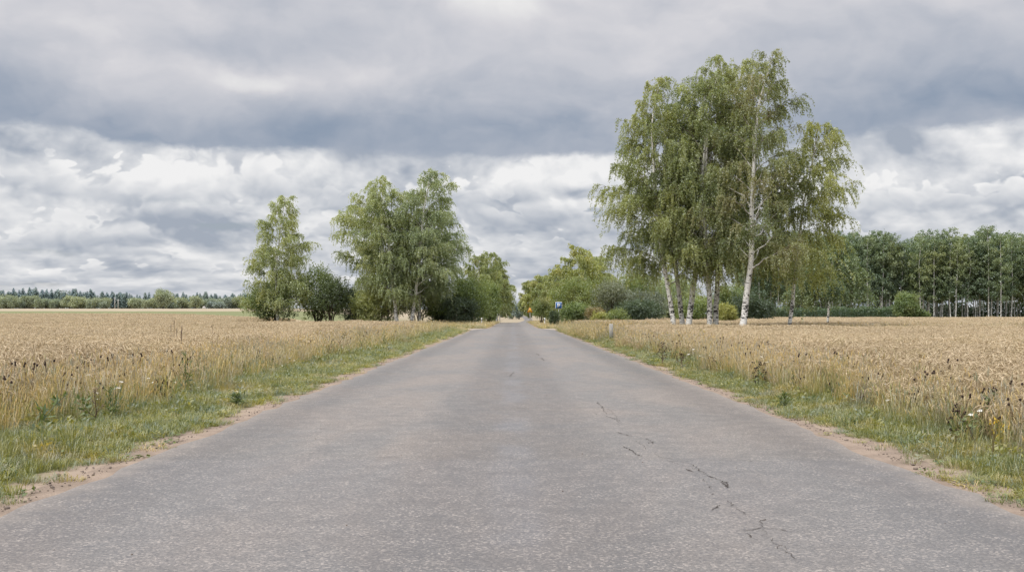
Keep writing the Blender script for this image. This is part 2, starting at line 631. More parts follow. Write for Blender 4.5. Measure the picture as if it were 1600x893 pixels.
cracks = [
    [([(933, 630), (940, 637), (944, 645), (948, 648)], .03), ([(926, 647), (934, 650)], .02), ([(946, 652), (958, 656), (972, 661)], .025)],
    [([(961, 677), (975, 681), (990, 685)], .03), ([(1010, 688), (1016, 691), (1022, 698)], .03), ([(1014, 696), (1020, 692)], .02)],
    [([(974, 700), (984, 705), (992, 711), (1002, 717)], .04), ([(990, 722), (998, 720)], .025)],
    [([(1042, 723), (1062, 725), (1080, 729), (1092, 737), (1104, 746)], .02), ([(1072, 736), (1084, 742)], .04), ([(1104, 746), (1118, 751), (1130, 756), (1134, 763), (1141, 769)], .035), ([(1128, 755), (1140, 765)], .03)],
    [([(1110, 777), (1116, 775)], .04), ([(1112, 802), (1120, 795), (1124, 793)], .04), ([(1108, 789), (1113, 788)], .02)],
    [([(1150, 835), (1175, 833), (1192, 829), (1188, 818), (1194, 815)], .022), ([(1192, 829), (1210, 832), (1230, 835)], .028), ([(1164, 838), (1172, 843), (1182, 848)], .035), ([(1172, 850), (1184, 853)], .025)],
    [([(1225, 868), (1240, 871)], .02)],
    [([(800, 640), (812, 640), (826, 639)], .035)],
    [([(583, 718), (640, 717), (700, 716), (722, 716)], .012), ([(1060, 724), (1120, 723), (1190, 724), (1240, 725)], .010)],
    [([(896, 625), (915, 627)], .03)], [([(838, 553), (843, 556)], .08), ([(846, 560), (850, 564)], .07)],
    [([(826, 571), (836, 570)], .06)], [([(802, 583), (797, 589)], .05)], [([(803, 523), (812, 524)], .16)],
]
cracks.append([([(950, 640), (962, 652), (968, 668)], .012), ([(985, 690), (1000, 694), (1012, 706)], .012), ([(1020, 712), (1034, 718), (1060, 722)], .012),
               ([(1080, 744), (1098, 752), (1112, 768)], .012), ([(1136, 786), (1150, 800), (1170, 812)], .012), ([(1205, 850), (1222, 858), (1246, 880)], .012)])
cracks.append([([(1046, 724), (1090, 738), (1120, 752)], .008), ([(1192, 829), (1205, 850), (1230, 869)], .008)])
for i, segs in enumerate(cracks):
    mb = MB()
    for j, (pts, w) in enumerate(segs):
        V, Q = crack(pts, w, i * 20 + j)
        mb.add(V, Q)
    obj('crack', mb.mesh('crack', M['crack']), road)

# ---------------------------------------------------------------- trees
def leaf_quads(P, A, N, ln, wd):
    """rhombic leaves: base P, axis A, face normal hint N"""
    B = np.cross(A, N)
    B /= np.linalg.norm(B, axis=1)[:, None] + 1e-9
    ln = ln[:, None]
    wd = wd[:, None]
    V = np.stack([P, P + A * ln * .45 + B * wd * .5, P + A * ln, P + A * ln * .45 - B * wd * .5], 1)
    return V.reshape(-1, 3)


def unit(v):
    return v / (np.linalg.norm(v, axis=-1, keepdims=True) + 1e-9)


def strands_to_leaves(r, S, D, L, per_m, size, weep, spread, tint, hang=.5):
    cnt = r.poisson(np.maximum(L * per_m, 1.5))
    k = np.repeat(np.arange(len(S)), cnt)
    u = r.random(len(k)) ** .8
    P = S[k] + D[k] * (L[k] * (u - .45 * u * u * weep))[:, None]
    P[:, 2] -= weep * L[k] * u * u * .72
    P += r.normal(0, spread, P.shape)
    A = unit(r.normal(0, 1, P.shape) + np.array([0, 0, -hang * 2.2]) + D[k] * .5)
    N = unit(r.normal(0, 1, P.shape))
    s = size * r.uniform(.65, 1.35, len(k))
    V = leaf_quads(P, A, N, s, s * .72)
    t = np.clip(tint[k] + r.normal(0, .16, len(k)), 0, 1)
    return V, np.repeat(t, 4)


def grow(seed, path, r0, prof, zb, n_prim, leaf=.07, per_m=34, weep=1.0, strand=(.5, 1.5), rise=(.7, 1.3), sag=.45, sec=6.5, spread=.035,
         wind=(.12, 0, 0), sides=9, wood_detail=True, top_frac=.985, secm=1.0, density=1.0, az_bias=None, twig=False, fork=0, hang=.5):
    """returns wood MB, leaf verts, tints.  path: trunk points relative to the base; prof(t): crown radius"""
    r = np.random.default_rng(seed)
    path = np.asarray(path, float)
    H = path[-1, 2]
    zz = np.linspace(0, 1, 26)
    d = np.concatenate([[0], np.cumsum(np.linalg.norm(np.diff(path, axis=0), axis=1))])
    d /= d[-1]
    # smooth interpolation of the trunk
    fine = np.stack([np.interp(zz, d, path[:, i]) for i in range(3)], -1)
    for _ in range(2):
        fine[1:-1] = (fine[:-2] + 2 * fine[1:-1] + fine[2:]) / 4
    fine[1:, :2] += np.cumsum(r.normal(0, .018 * H / 16, (25, 2)), 0)
    wood = MB()
    rad = r0 * (1 - zz) ** .85 + .012
    rad[0] *= 1.35
    rad[1] *= 1.08
    wood.tube(fine, rad, sides, a=rad)
    S, D, L, T = [], [], [], []

    def on_trunk(t):
        return np.array([np.interp(t, zz, fine[:, i]) for i in range(3)])
    phi = r.random() * 6.28
    for i in range(n_prim):
        q = (i + r.random() * .8) / n_prim
        tc = q ** .92
        t = zb + (top_frac - zb) * tc
        phi += 2.4 + r.normal(0, .35)
        R = prof(tc) * r.uniform(.62, 1.12)
        if az_bias is not None:
            R *= 1 + az_bias[0] * math.cos(phi - az_bias[1])
        b = on_trunk(t)
        h = np.array([math.cos(phi), math.sin(phi), 0])
        ri = np.interp(tc, [0, 1], rise) * r.uniform(.75, 1.25)
        u = np.linspace(0, 1, 7)
        bend = np.array([-h[1], h[0], 0]) * r.normal(0, .15)
        P = b + h * (R * u)[:, None] + bend * (R * u * u)[:, None]
        P[:, 2] += R * (ri * u - sag * ri * u ** 2.2)
        P[1:-1] += r.normal(0, .03 * R, (5, 3))
        rb = max(.012, np.interp(t, zz, rad) * .33) * (1 - u * .85)
        wood.tube(P, rb, 5 if wood_detail else 3, a=rb)
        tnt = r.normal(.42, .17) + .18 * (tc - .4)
        ns = max(2, int(sec * max(R, .5) ** .75 + r.random()))
        for k in range(ns):
            uu = .22 + .78 * (k + r.random()) / ns
            p0 = np.array([np.interp(uu, u, P[:, c]) for c in range(3)])
            ang = r.choice([-1, 1]) * r.uniform(.35, 1.35)
            ca, sa = math.cos(ang), math.sin(ang)
            h2 = np.array([h[0] * ca - h[1] * sa, h[0] * sa + h[1] * ca, r.uniform(-.1, .65)])
            l2 = R * r.uniform(.22, .48) * (1.15 - .5 * uu) * secm
            v = np.linspace(0, 1, 4)
            P2 = p0 + h2 * (l2 * v)[:, None]
            P2[:, 2] -= weep * .35 * l2 * v * v
            if wood_detail:
                wood.tube(P2, .011 * (1 - .6 * v), 3, a=.011)
            m = max(2, int(density * (2.2 + 2.6 * l2) + r.random()))
            for _ in range(m):
                w = r.uniform(.1, 1)
                S.append(p0 + h2 * l2 * w - np.array([0, 0, weep * .35 * l2 * w * w]))
                D.append(h2 * .55 + h * .25 + r.normal(0, .32, 3))
                L.append(r.uniform(*strand) * (.6 + .55 * (1 - tc)))
                T.append(tnt + r.normal(0, .09))
        for _ in range(2 + int(2 * R * density)):
            w = r.uniform(.35, 1)
            S.append(np.array([np.interp(w, u, P[:, c]) for c in range(3)]))
            D.append(h * .45 + r.normal(0, .4, 3) + np.array([0, 0, .15]))
            L.append(r.uniform(*strand) * (.55 + .5 * (1 - tc)))
            T.append(tnt + r.normal(0, .09))
    for _ in range(int(10 * density)):
        S.append(on_trunk(r.uniform(.94, 1)))
        D.append(np.array([r.normal(0, .5), r.normal(0, .5), r.uniform(.3, 1.0)]))
        L.append(r.uniform(.3, .8) * strand[1] / 1.5)
        T.append(.6)
    S, D, L, T = np.array(S), np.array(D) + np.array(wind), np.array(L), np.array(T)
    if twig:
        for q in range(0, len(S), 2):
            u = np.linspace(0, 1, 4)
            P = S[q] + D[q] * (L[q] * (u - .45 * u * u * weep))[:, None]
            P[:, 2] -= weep * L[q] * u * u * .72
            wood.tube(P, .0045, 3, a=.004)
    V, t = strands_to_leaves(r, S, D, L, per_m, leaf, weep, spread, T, hang)
    return wood, V, t


def leaf_mesh(name, V, t, mat):
    Q = np.arange(len(V)).reshape(-1, 4)
    return mesh(name, V, Q, mat, {'tint': t})


def plant_tree(name, label, cat, x, y, wood, V, t, leafm, barkm, group=None, rz=0):
    z = float(ground_z(x, y))
    e = thing(name, label, cat, (x, y, z), rz, group)
    obj('trunk', wood.mesh('trunk', barkm, True), e)
    obj('crown', leaf_mesh('crown', V, t, leafm), e)
    return e


def crown_prof(R, lo=.8, peak=.3, top=.14, power=1.15):
    def f(t):
        if t < peak:
            return R * (lo + (1 - lo) * math.sin(t / peak * math.pi / 2))
        q = (t - peak) / (1 - peak)
        return R * (top + (1 - top) * (1 - q ** power))
    return f


def pts(Y, *pp):
    """photo trunk points -> path relative to the base at depth Y; first entry gives the base column"""
    x0 = px(pp[0][0], Y)
    z0 = float(ground_z(x0, Y))
    out = [(0, 0, 0)]
    dy = 0
    for a, b in pp[1:]:
        out.append((px(a, Y) - x0, 0, hz(b, Y) - z0))
    return x0, np.array(out)


GB = 'tall birches standing together in the wheat on the right'
heroes = [
    # Y, trunk path, r0, R, prof args, n_prim, zb, label, material
    (60.5, [(1055, 530), (1049, 470), (1037, 420), (1022, 300), (1016, 190), (1032, 118)], .15, 2.65, dict(lo=1.2, peak=.35, top=.14, power=1.15), 46, .20,
     'birch at the left end of the tall clump, its trunk tilting left above the wheat', 'birch', (.12, 3.0)),
    (61.5, [(1069, 530), (1062, 470), (1056, 420), (1050, 300), (1066, 170), (1062, 160)], .155, 2.7, dict(lo=1.1, peak=.4, top=.2, power=1.7), 34, .24,
     'second birch from the left of the tall clump, dark rough bark at its foot', 'birch', (.32, 1.57)),
    (60.0, [(1073, 530), (1080, 470), (1087, 430), (1100, 330), (1104, 210), (1096, 128)], .18, 2.8, dict(lo=1.1, peak=.4, top=.2, power=1.7), 38, .24,
     'birch with blackish foot and trunk tilting right, third from left in the tall clump', 'birch', (.32, 1.57)),
    (59.6, [(1109, 530), (1107, 470), (1106, 400), (1098, 300), (1105, 200), (1128, 92)], .155, 2.8, dict(lo=1.05, peak=.4, top=.22, power=1.8), 42, .24,
     'straight birch, left trunk of the close pair in the middle of the tall clump', 'birch', (.32, 1.57)),
    (61.0, [(1118, 530), (1119, 470), (1121, 400), (1128, 280), (1142, 180), (1160, 95)], .16, 2.7, dict(lo=1.0, peak=.4, top=.22, power=1.8), 40, .26,
     'straight birch, right trunk of the close pair in the middle of the tall clump', 'birch', (.32, 1.57)),
    (57.6, [(1158, 530), (1166, 460), (1172, 400), (1176, 280), (1183, 170), (1208, 80)], .185, 2.95, dict(lo=1.0, peak=.42, top=.12, power=1.15), 46, .23,
     'tallest birch of the clump, thick white trunk and thin bronze leaves at its top', 'birch_b', (.28, 1.2)),
    (60.2, [(1231, 530), (1237, 470), (1243, 410), (1256, 310), (1270, 240), (1277, 196)], .11, 2.2, dict(lo=1.1, peak=.42, top=.25, power=1.5), 40, .24,
     'slim birch at the right end of the tall clump, leaning to the right', 'birch', (.12, 6.0)),
]
for i, (Y, pp, r0, R, pa, npm, zb, lab, lm, ab) in enumerate(heroes):
    x0, path = pts(Y, *pp)
    bronze = lm == 'birch_b'
    wood, V, t = grow(100 + i, path, r0, crown_prof(R, **pa), zb, npm, leaf=.074, per_m=43 if not bronze else 40, strand=(.5, 1.8),
                      rise=(.75, 1.9), sag=.5, az_bias=ab, twig=True, density=1.08)
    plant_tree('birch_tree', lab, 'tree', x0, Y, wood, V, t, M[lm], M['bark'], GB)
    print('hero', i, len(t) // 4)

# left group of birches
GL = 'birches beyond the wheat on the left'
lefts = [
    (122, [(434, 510), (432, 460), (431, 420), (436, 370), (445, 308)], .17, 4.0, dict(lo=1.0, peak=.25, top=.2, power=1.15), 54, .10,
     'lone birch with a bushy foot, leftmost of the trees across the wheat', (.1, 0.5)),
    (121, [(620, 510), (616, 465), (610, 420), (606, 350), (592, 280)], .22, 4.4, dict(lo=1.0, peak=.4, top=.16, power=1.25), 56, .14,
     'birch with S bent white trunk, left one of two tall crowns over the wheat', (.35, 2.0)),
    (121, [(641, 510), (648, 470), (653, 420), (661, 330), (673, 262)], .22, 4.3, dict(lo=1.0, peak=.4, top=.12, power=1.2), 56, .16,
     'birch with a pointed crown and right leaning trunk, tallest on the left of the road', (.35, 1.2)),
    (124, [(655, 510), (656, 460), (662, 410), (668, 360), (676, 330)], .15, 3.8, dict(lo=1.0, peak=.45, top=.3, power=1.5), 42, .18,
     'shorter birch leaning out of the tall pair toward the road', (.4, 0)),
    (124, [(606, 510), (605, 450), (600, 400), (585, 340), (570, 310)], .15, 3.7, dict(lo=1.0, peak=.45, top=.3, power=1.5), 42, .10,
     'half hidden slim birch under the left side of the tall pair', (.4, 3.2)),
]
for i, (Y, pp, r0, R, pa, npm, zb, lab, ab) in enumerate(lefts):
    x0, path = pts(Y, *pp)
    wood, V, t = grow(200 + i, path, r0, crown_prof(R, **pa), zb, npm, leaf=.125, per_m=18, strand=(.6, 1.9), rise=(.65, 1.7), sag=.5, az_bias=ab, density=1.08)
    plant_tree('birch_tree', lab, 'tree', x0, Y, wood, V, t, M['birch_l'], M['bark'], GL)

# bushes and round trees: several stems fanning from the ground
def bush_arrays(seed, w, h, leaf, n_clump, per, base=.04, up=.6, squash=1.0, stems=6):
    """uneven crown built from leafy shoots spread through lobes of an ellipsoid"""
    r = np.random.default_rng(seed)
    wood = MB()
    S, D, L, T = [], [], [], []
    tips = []
    for i in range(stems):
        a = i / stems * 6.28 + r.normal(0, .4)
        q = r.uniform(.35, .8)
        tip = np.array([math.cos(a) * w * .5 * q, math.sin(a) * w * .5 * q * squash, h * r.uniform(.55, .92) * (1.06 - .3 * q)])
        b = np.array([math.cos(a), math.sin(a), 0]) * w * .035
        u = np.linspace(0, 1, 6)
        P = b + (tip - b) * u[:, None]
        P[:, :2] *= (u ** .35)[:, None] * .25 + .75
        P[1:-1] += r.normal(0, .02 * h, (4, 3))
        wood.tube(P, np.interp(u, [0, 1], [h * .014 + .012, .008]), 5, a=.03)
        tips.append(tip)
    lobes = []
    low = -1.0 if base < .2 else -.3
    for i in range(int(stems * (5.5 if base < .2 else 4))):
        a = r.random() * 6.28
        el = r.uniform(low, 1.0)
        rr = r.uniform(.5, .86)
        c = np.array([math.cos(a) * w * .5 * rr * math.cos(el * 1.3), math.sin(a) * w * .5 * squash * rr * math.cos(el * 1.3), h * (.5 + .42 * math.sin(el * 1.4) * rr)])
        lobes.append((c, r.uniform(.10, .25), r.normal(.45, .22)))
    lobes += [(t, r.uniform(.16, .26), r.normal(.5, .15)) for t in tips]
    for c, s, tn in lobes:
        n = int(n_clump * (s / .22) ** 2)
        d = unit(r.normal(0, 1, (n, 3)))
        rr = r.random(n) ** .45
        p = c + d * rr[:, None] * np.array([w * s, w * s * squash, h * s * .85])
        p[:, 2] = np.maximum(p[:, 2], h * base * r.random(n) + .03)
        S.append(p)
        D.append(d * .6 + np.array([0, 0, up]) + r.normal(0, .3, (n, 3)))
        L.append(r.uniform(.05, .24, n) * h ** .6)
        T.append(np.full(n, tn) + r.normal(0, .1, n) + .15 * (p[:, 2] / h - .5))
    S, D, L, T = map(np.concatenate, (S, D, L, T))
    V, t = strands_to_leaves(r, S, D, L, per / np.mean(L), leaf, 0.15, leaf * .5, T, .1)
    return wood, V, t


def bush(name, label, cat, xp, Y, wpx, top, seed, mat, leaf=.12, n=60, per=7, group=None, **kw):
    x = px(xp, Y)
    z = float(ground_z(x, Y))
    w = wpx * Y / F
    h = hz(top, Y) - z
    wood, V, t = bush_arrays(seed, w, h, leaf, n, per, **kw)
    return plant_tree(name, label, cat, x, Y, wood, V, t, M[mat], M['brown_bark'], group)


bush('shrub', 'green loose shrub between the lone birch and the tall pair', 'shrub', 496, 127, 72, 412, 301, 'shrub', .15, 90)
bush('small_tree', 'dark round small tree on a bare stem between birch groups', 'tree', 517, 121, 56, 432, 302, 'dark_shrub', .14, 80, base=.28)
bush('shrub', 'dense shrub around the foot of the lone birch', 'shrub', 425, 123, 92, 440, 303, 'shrub', .14, 100)
bush('shrub', 'low shrub under the left side of the tall birch pair', 'shrub', 585, 123, 84, 452, 304, 'birch_l', .14, 80)
bush('shrub', 'shady shrub behind the white trunks of the tall pair', 'shrub', 652, 128, 100, 440, 305, 'shrub', .15, 90)
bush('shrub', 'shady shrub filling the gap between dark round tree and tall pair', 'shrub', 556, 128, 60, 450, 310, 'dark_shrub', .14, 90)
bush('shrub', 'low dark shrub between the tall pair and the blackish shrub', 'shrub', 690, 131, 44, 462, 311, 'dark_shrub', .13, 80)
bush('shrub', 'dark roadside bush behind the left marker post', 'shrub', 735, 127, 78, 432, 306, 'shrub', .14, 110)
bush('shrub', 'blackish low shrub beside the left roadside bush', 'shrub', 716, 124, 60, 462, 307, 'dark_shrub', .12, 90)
bush('shrub', 'bright sapling bush on the left roadside under sunlit yellow birches', 'shrub', 764, 150, 36, 440, 308, 'shrub', .14, 80)
bush('shrub', 'dark low bush at the bend on the left road edge', 'shrub', 768, 200, 18, 478, 309, 'dark_shrub', .2, 40)

GY = 'roadside birches farther along the road'
rows = [
    (748, 165, 396, 3.3, 'birch_sun', 'yellow green birch on the left roadside with a bare twiggy top'),
    (766, 172, 391, 3.0, 'birch_sun', 'palest yellow birch on the left roadside by the tall pair'),
    (777, 205, 408, 2.6, 'birch_sun', 'darker sunlit yellow birch at the right end of the left roadside row'),
    (781, 265, 440, 2.4, 'grove', 'far dark green birch at the road end of the left row'),
    (846, 225, 428, 3.6, 'birch_sun', 'far yellow birch on the right side of the road behind the warning sign'),
    (830, 290, 443, 3.2, 'birch_sun', 'farthest sunlit yellow birch of the right row by the road'),
    (868, 185, 420, 3.4, 'birch_sun', 'golden birch of the right row behind the parking sign'),
    (905, 142, 386, 3.6, 'birch_sun', 'yellow green birch of the right row next to the tall clump'),
    (925, 150, 398, 3.4, 'birch_l', 'green birch half behind the left edge of the tall clump'),
]
for i, (xp, Y, top, R, mat, lab) in enumerate(rows):
    x0, path = pts(Y, (xp, 510), (xp - 1, 470), (xp + 1, 440), (xp, top + 4))
    wood, V, t = grow(400 + i, path, .15, crown_prof(R, lo=1.0, peak=.35, top=.3, power=1.4), .1 if Y < 200 else .24, 38, leaf=.17 if Y < 200 else .22, per_m=11, strand=(.5, 1.5),
                      rise=(.55, 1.3), sag=.45, wood_detail=Y < 180, density=1.5)
    plant_tree('birch_tree', lab, 'tree', x0, Y, wood, V, t, M[mat], M['bark'], GY)

bush('shrub', 'small bush with drooping yellow green sides right of the warning sign', 'shrub', 846, 140, 30, 466, 321, 'lime_shrub', .11, 80, base=.25)
bush('shrub', 'narrow dark bush just left of the parking sign post', 'shrub', 866, 112, 14, 486, 322, 'dark_shrub', .09, 60)
bush('shrub', 'broad green willow bush behind the parking sign', 'shrub', 905, 134, 84, 432, 323, 'lime_shrub', .14, 120)
bush('shrub', 'olive low thicket right of the parking sign post', 'shrub', 898, 124, 50, 470, 324, 'shrub', .12, 100)
bush('shrub', 'grey green tall willow bush left of the tall birch clump', 'shrub', 960, 128, 70, 440, 325, 'willow', .13, 110)
bush('shrub', 'tall olive shrub rising behind the black shrub left of the trunks', 'shrub', 992, 134, 84, 424, 337, 'shrub', .14, 110)
bush('shrub', 'green shrub closing the gap between leaning trunks and straight pair', 'shrub', 1050, 131, 76, 432, 338, 'birch_l', .14, 110)
bush('shrub', 'grey willow bush behind the leaning birch trunks', 'shrub', 1012, 120, 66, 452, 326, 'willow', .12, 110)
bush('shrub', 'blackish shrub at the wheat edge left of the birch trunks', 'shrub', 1002, 108, 62, 470, 327, 'dark_shrub', .11, 110)
bush('shrub', 'round light green bush standing at the wheat edge', 'shrub', 963, 104, 36, 480, 328, 'lime_shrub', .085, 90)
bush('shrub', 'low yellow flowering bush beside the round green bush', 'shrub', 938, 106, 26, 486, 329, 'yellow_shrub', .09, 46)
bush('shrub', 'rusty orange low bush behind the yellow flowering bush', 'shrub', 930, 118, 30, 478, 330, 'rust_shrub', .1, 40)
bush('shrub', 'golden bush between the pair of straight trunks and the tallest birch', 'shrub', 1136, 96, 30, 476, 331, 'yellow_shrub', .085, 90)
bush('shrub', 'tall green shrub behind the golden bush', 'shrub', 1136, 123, 56, 444, 339, 'shrub', .13, 100)
bush('shrub', 'dark green shrub behind the straight birch pair', 'shrub', 1090, 112, 74, 462, 332, 'shrub', .12, 110)
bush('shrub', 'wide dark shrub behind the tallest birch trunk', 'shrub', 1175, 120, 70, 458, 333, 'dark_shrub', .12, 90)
bush('small_tree', 'round bushy small tree at the right end of the hedge', 'tree', 1416, 181, 44, 457, 334, 'shrub', .17, 110)
bush('shrub', 'low bush at the foot of the round bushy tree', 'shrub', 1440, 181, 22, 484, 335, 'shrub', .15, 60)
x0, path = pts(72, (1292, 520), (1296, 460), (1300, 420), (1303, 372))
wood, V, t = grow(336, path, .08, crown_prof(2.0, lo=1.1, peak=.3, top=.35), .34, 36, leaf=.1, per_m=22, strand=(.5, 1.4), rise=(.3, .9), sag=.6, density=1.6)
plant_tree('birch_tree', 'small dark drooping birch behind the right edge of the tall clump', 'tree', x0, 72, wood, V, t, M['grove'], M['bark'])

# hedge / tall crop strip
def hedge():
    r = np.random.default_rng(77)
    Y = 186.0
    x0, x1 = px(1128, Y), px(1402, Y)
    n = 26000
    P = np.stack([r.uniform(x0, x1, n), Y + r.uniform(-1.5, 1.8, n), 2.75 * r.random(n) ** .6], -1)
    P[:, 2] *= .9 + .16 * np.sin(P[:, 0] * 1.3) * r.random(n) + .06 * np.sin(P[:, 0] * 4.1)
    A = unit(r.normal(0, .6, (n, 3)) + np.array([0, 0, .9]))
    s = r.uniform(.18, .42, n)
    V = leaf_quads(P, A, unit(r.normal(0, 1, (n, 3))), s, s * .35)
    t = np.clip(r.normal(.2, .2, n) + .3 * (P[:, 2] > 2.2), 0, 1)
    e = thing('hedge', 'long dark green hedge in front of the birch wood, level top', 'hedge', ((x0 + x1) / 2, Y, 0))
    V = V - np.array([(x0 + x1) / 2, Y, 0])
    obj('foliage', leaf_mesh('foliage', V, np.repeat(t, 4), M['hedge']), e)
    for x in np.linspace(x0, x1, 30):
        mb = MB()
        q = np.array([x - (x0 + x1) / 2 + r.normal(0, .2), r.uniform(-.8, .8), 0])
        mb.tube([q, q + [r.normal(0, .1), 0, 1.0], q + [r.normal(0, .3), 0, 2.0]], [.04, .03, .015], 5, a=.03)
        obj('stem', mb.mesh('stem', M['brown_bark'], True), e)


hedge()

# birch wood on the right: eight kinds, copied
GW = 'birches of the wood behind the hedge'
proto = []
for i in range(8):
    r = np.random.default_rng(500 + i)
    H = r.uniform(16.3, 17.6)
    path = [(0, 0, 0), (r.normal(0, .2), 0, H * .33), (r.normal(0, .35), r.normal(0, .3), H * .66), (r.normal(0, .5), 0, H)]
    wood, V, t = grow(510 + i, path, .11, crown_prof(r.uniform(1.8, 2.3), lo=.7, peak=.55, top=.38, power=1.9), r.uniform(.23, .31), 38, leaf=.25, per_m=6.0,
                      strand=(.5, 1.4), rise=(.5, 1.3), sag=.4, wood_detail=False, sides=6, density=.72, weep=.75, spread=.1)
    proto.append((wood.mesh('trunk', M['bark'], True), leaf_mesh('crown', V, t, M['grove'])))
r = np.random.default_rng(9)
wood_spots = []
for row, Y in enumerate((201, 208, 216, 226)):
    xp = 1160 + row * 5
    while xp < 1705:
        wood_spots.append((px(xp + r.normal(0, 3), Y + r.normal(0, 1.5)), Y + r.normal(0, 2.0), row))
        xp += (9, 11.5, 16, 20)[row] * r.uniform(.6, 1.4)
for i, (x, y, row) in enumerate(wood_spots):
    a = 1600 * x / y + 802
    if row > 1 and 1400 < a < 1425:
        continue
    tr, cr = proto[int(r.integers(8))]
    e = thing('birch_tree', 'slender dark crowned birch in the dense wood behind hedge and field', 'tree', (x, y, float(ground_z(x, y))), r.uniform(0, 6.28), GW)
    s = r.uniform(.93, 1.06)
    if 1396 < a < 1425:
        s *= .93
    e.scale = (s, s, s)
    obj('trunk', tr, e)
    obj('crown', cr, e)


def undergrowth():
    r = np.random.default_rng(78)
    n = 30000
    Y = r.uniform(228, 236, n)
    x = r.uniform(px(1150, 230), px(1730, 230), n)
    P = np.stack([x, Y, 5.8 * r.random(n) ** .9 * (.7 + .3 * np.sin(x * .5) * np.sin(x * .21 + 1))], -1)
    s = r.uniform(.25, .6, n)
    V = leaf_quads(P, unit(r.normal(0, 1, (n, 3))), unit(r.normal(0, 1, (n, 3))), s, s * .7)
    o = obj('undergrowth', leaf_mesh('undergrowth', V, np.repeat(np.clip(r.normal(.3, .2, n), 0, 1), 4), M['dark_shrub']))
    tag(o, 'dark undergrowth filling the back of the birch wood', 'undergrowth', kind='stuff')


undergrowth()

# far forest on the left
def fir_mesh(seed, H, w):
    r = np.random.default_rng(seed)
    mb = MB()
    layers = 15
    for k in range(layers):
        t = k / layers
        z = H * (.12 + .88 * t)
        R = w * (1 - t) ** .6 + .12
        for j in range(9):
            a = j / 9 * 6.28 + r.random()
            rr = R * r.uniform(.6, 1.15)
            d = np.array([math.cos(a), math.sin(a), 0])
            sd = np.array([-d[1], d[0], 0]) * rr * .42
            tip = d * rr + [0, 0, z - rr * .35]
            mid = d * rr * .55 + [0, 0, z + .02 * H]
            b = np.array([0, 0, z + H * .06])
            mb.add([b, mid - sd, tip, mid + sd], [(0, 1, 2, 3)], a=float(np.clip(r.normal(.4, .25), 0, 1)))
    return mb.mesh('crown', M['far_fir'])


def pole_mesh(H, r0, mat):
    mb = MB()
    mb.tube([(0, 0, 0), (0, 0, H * .5), (0, 0, H)], [r0, r0 * .8, r0 * .3], 5, a=.03)
    return mb.mesh('trunk', mat, True)


firs = [(fir_mesh(600 + i, h, w), pole_mesh(h * .8, .2, M['far_trunk'])) for i, (h, w) in enumerate(((15, 2.3), (13.5, 2.6), (16, 2.2), (12, 2.4), (14.5, 1.9)))]
broad = []
for i in range(5):
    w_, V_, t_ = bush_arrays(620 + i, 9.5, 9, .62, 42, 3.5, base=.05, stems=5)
    broad.append((w_.mesh('trunk', M['far_trunk'], True), leaf_mesh('crown', V_, t_, M['far_leaf'] if i < 4 else M['far_haze'])))


def far_mass():
    r = np.random.default_rng(79)
    n = 30000
    xp = r.uniform(-120, 420, n)
    Y = np.where(xp < 200, 812, 905) + r.uniform(0, 8, n)
    x = px(xp, Y)
    hgt = (10.8 + 2.6 * np.sin(x * .11) * np.sin(x * .043 + 1)) * np.where(xp < 200, 1.0, .85)
    P = np.stack([x, Y, ground_z(x, Y) + hgt * r.random(n) ** .8 * r.uniform(.8, 1.1, n)], -1)
    sz = r.uniform(.7, 1.7, n)
    V = leaf_quads(P, unit(r.normal(0, .6, (n, 3)) + [0, 0, .8]), unit(r.normal(0, 1, (n, 3))), sz, sz * .5)
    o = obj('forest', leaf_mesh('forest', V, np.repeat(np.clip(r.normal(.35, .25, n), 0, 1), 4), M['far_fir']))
    tag(o, 'hazy dark mass of the wood behind the first row of spruces', 'forest', kind='stuff')


far_mass()
r = np.random.default_rng(21)
GF = 'conifers of the far wood beyond the left field'
GD = 'round leafy trees along the far wood edge'
for i in range(290):
    xp = r.uniform(-70, 392)
    if xp > 195 and r.random() < .35:
        continue
    Y = r.uniform(715, 800) if xp < 200 else r.uniform(770, 900)
    x = px(xp, Y)
    c, tr = firs[int(r.integers(5))]
    e = thing('spruce_tree', 'dark blue green spruce in the distant wood beyond the pale field', 'tree', (x, Y, float(ground_z(x, Y))), r.uniform(0, 6), GF)
    s = r.uniform(.72, 1.04) * (1.0 if xp < 120 else .90)
    e.scale = (s * 1.9, s * 1.9, s)
    obj('trunk', tr, e)
    obj('crown', c, e)
for i in range(64):
    xp = -55 + i * 7.2 + r.normal(0, 3)
    if 168 < xp < 200 and r.random() < .7:
        continue
    Y = r.uniform(695, 712) if xp < 200 else r.uniform(730, 765)
    x = px(xp, Y)
    tr, c = broad[int(r.integers(5 if xp > 200 else 4))]
    e = thing('leafy_tree', 'round pale green tree along the foot of the distant wood', 'tree', (x, Y, float(ground_z(x, Y))), r.uniform(0, 6), GD)
    s = r.uniform(.55, 1.0)
    e.scale = (s * 1.05, s * 1.05, s)
    obj('trunk', tr, e)
    obj('crown', c, e)
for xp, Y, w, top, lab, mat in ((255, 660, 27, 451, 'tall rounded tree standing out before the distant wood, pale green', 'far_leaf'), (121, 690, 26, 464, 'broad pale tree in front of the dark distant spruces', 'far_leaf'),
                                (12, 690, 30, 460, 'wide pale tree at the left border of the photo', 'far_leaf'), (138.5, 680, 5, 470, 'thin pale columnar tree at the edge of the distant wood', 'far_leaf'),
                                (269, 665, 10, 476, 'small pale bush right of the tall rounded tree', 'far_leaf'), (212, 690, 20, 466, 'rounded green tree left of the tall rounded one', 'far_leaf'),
                                (342, 690, 16, 472, 'pale tree near the right end of the distant wood', 'far_haze')):
    bush('leafy_tree', lab, 'tree', xp, Y, w, top, int(xp) + 700, mat, .6, 60, 4, GD)
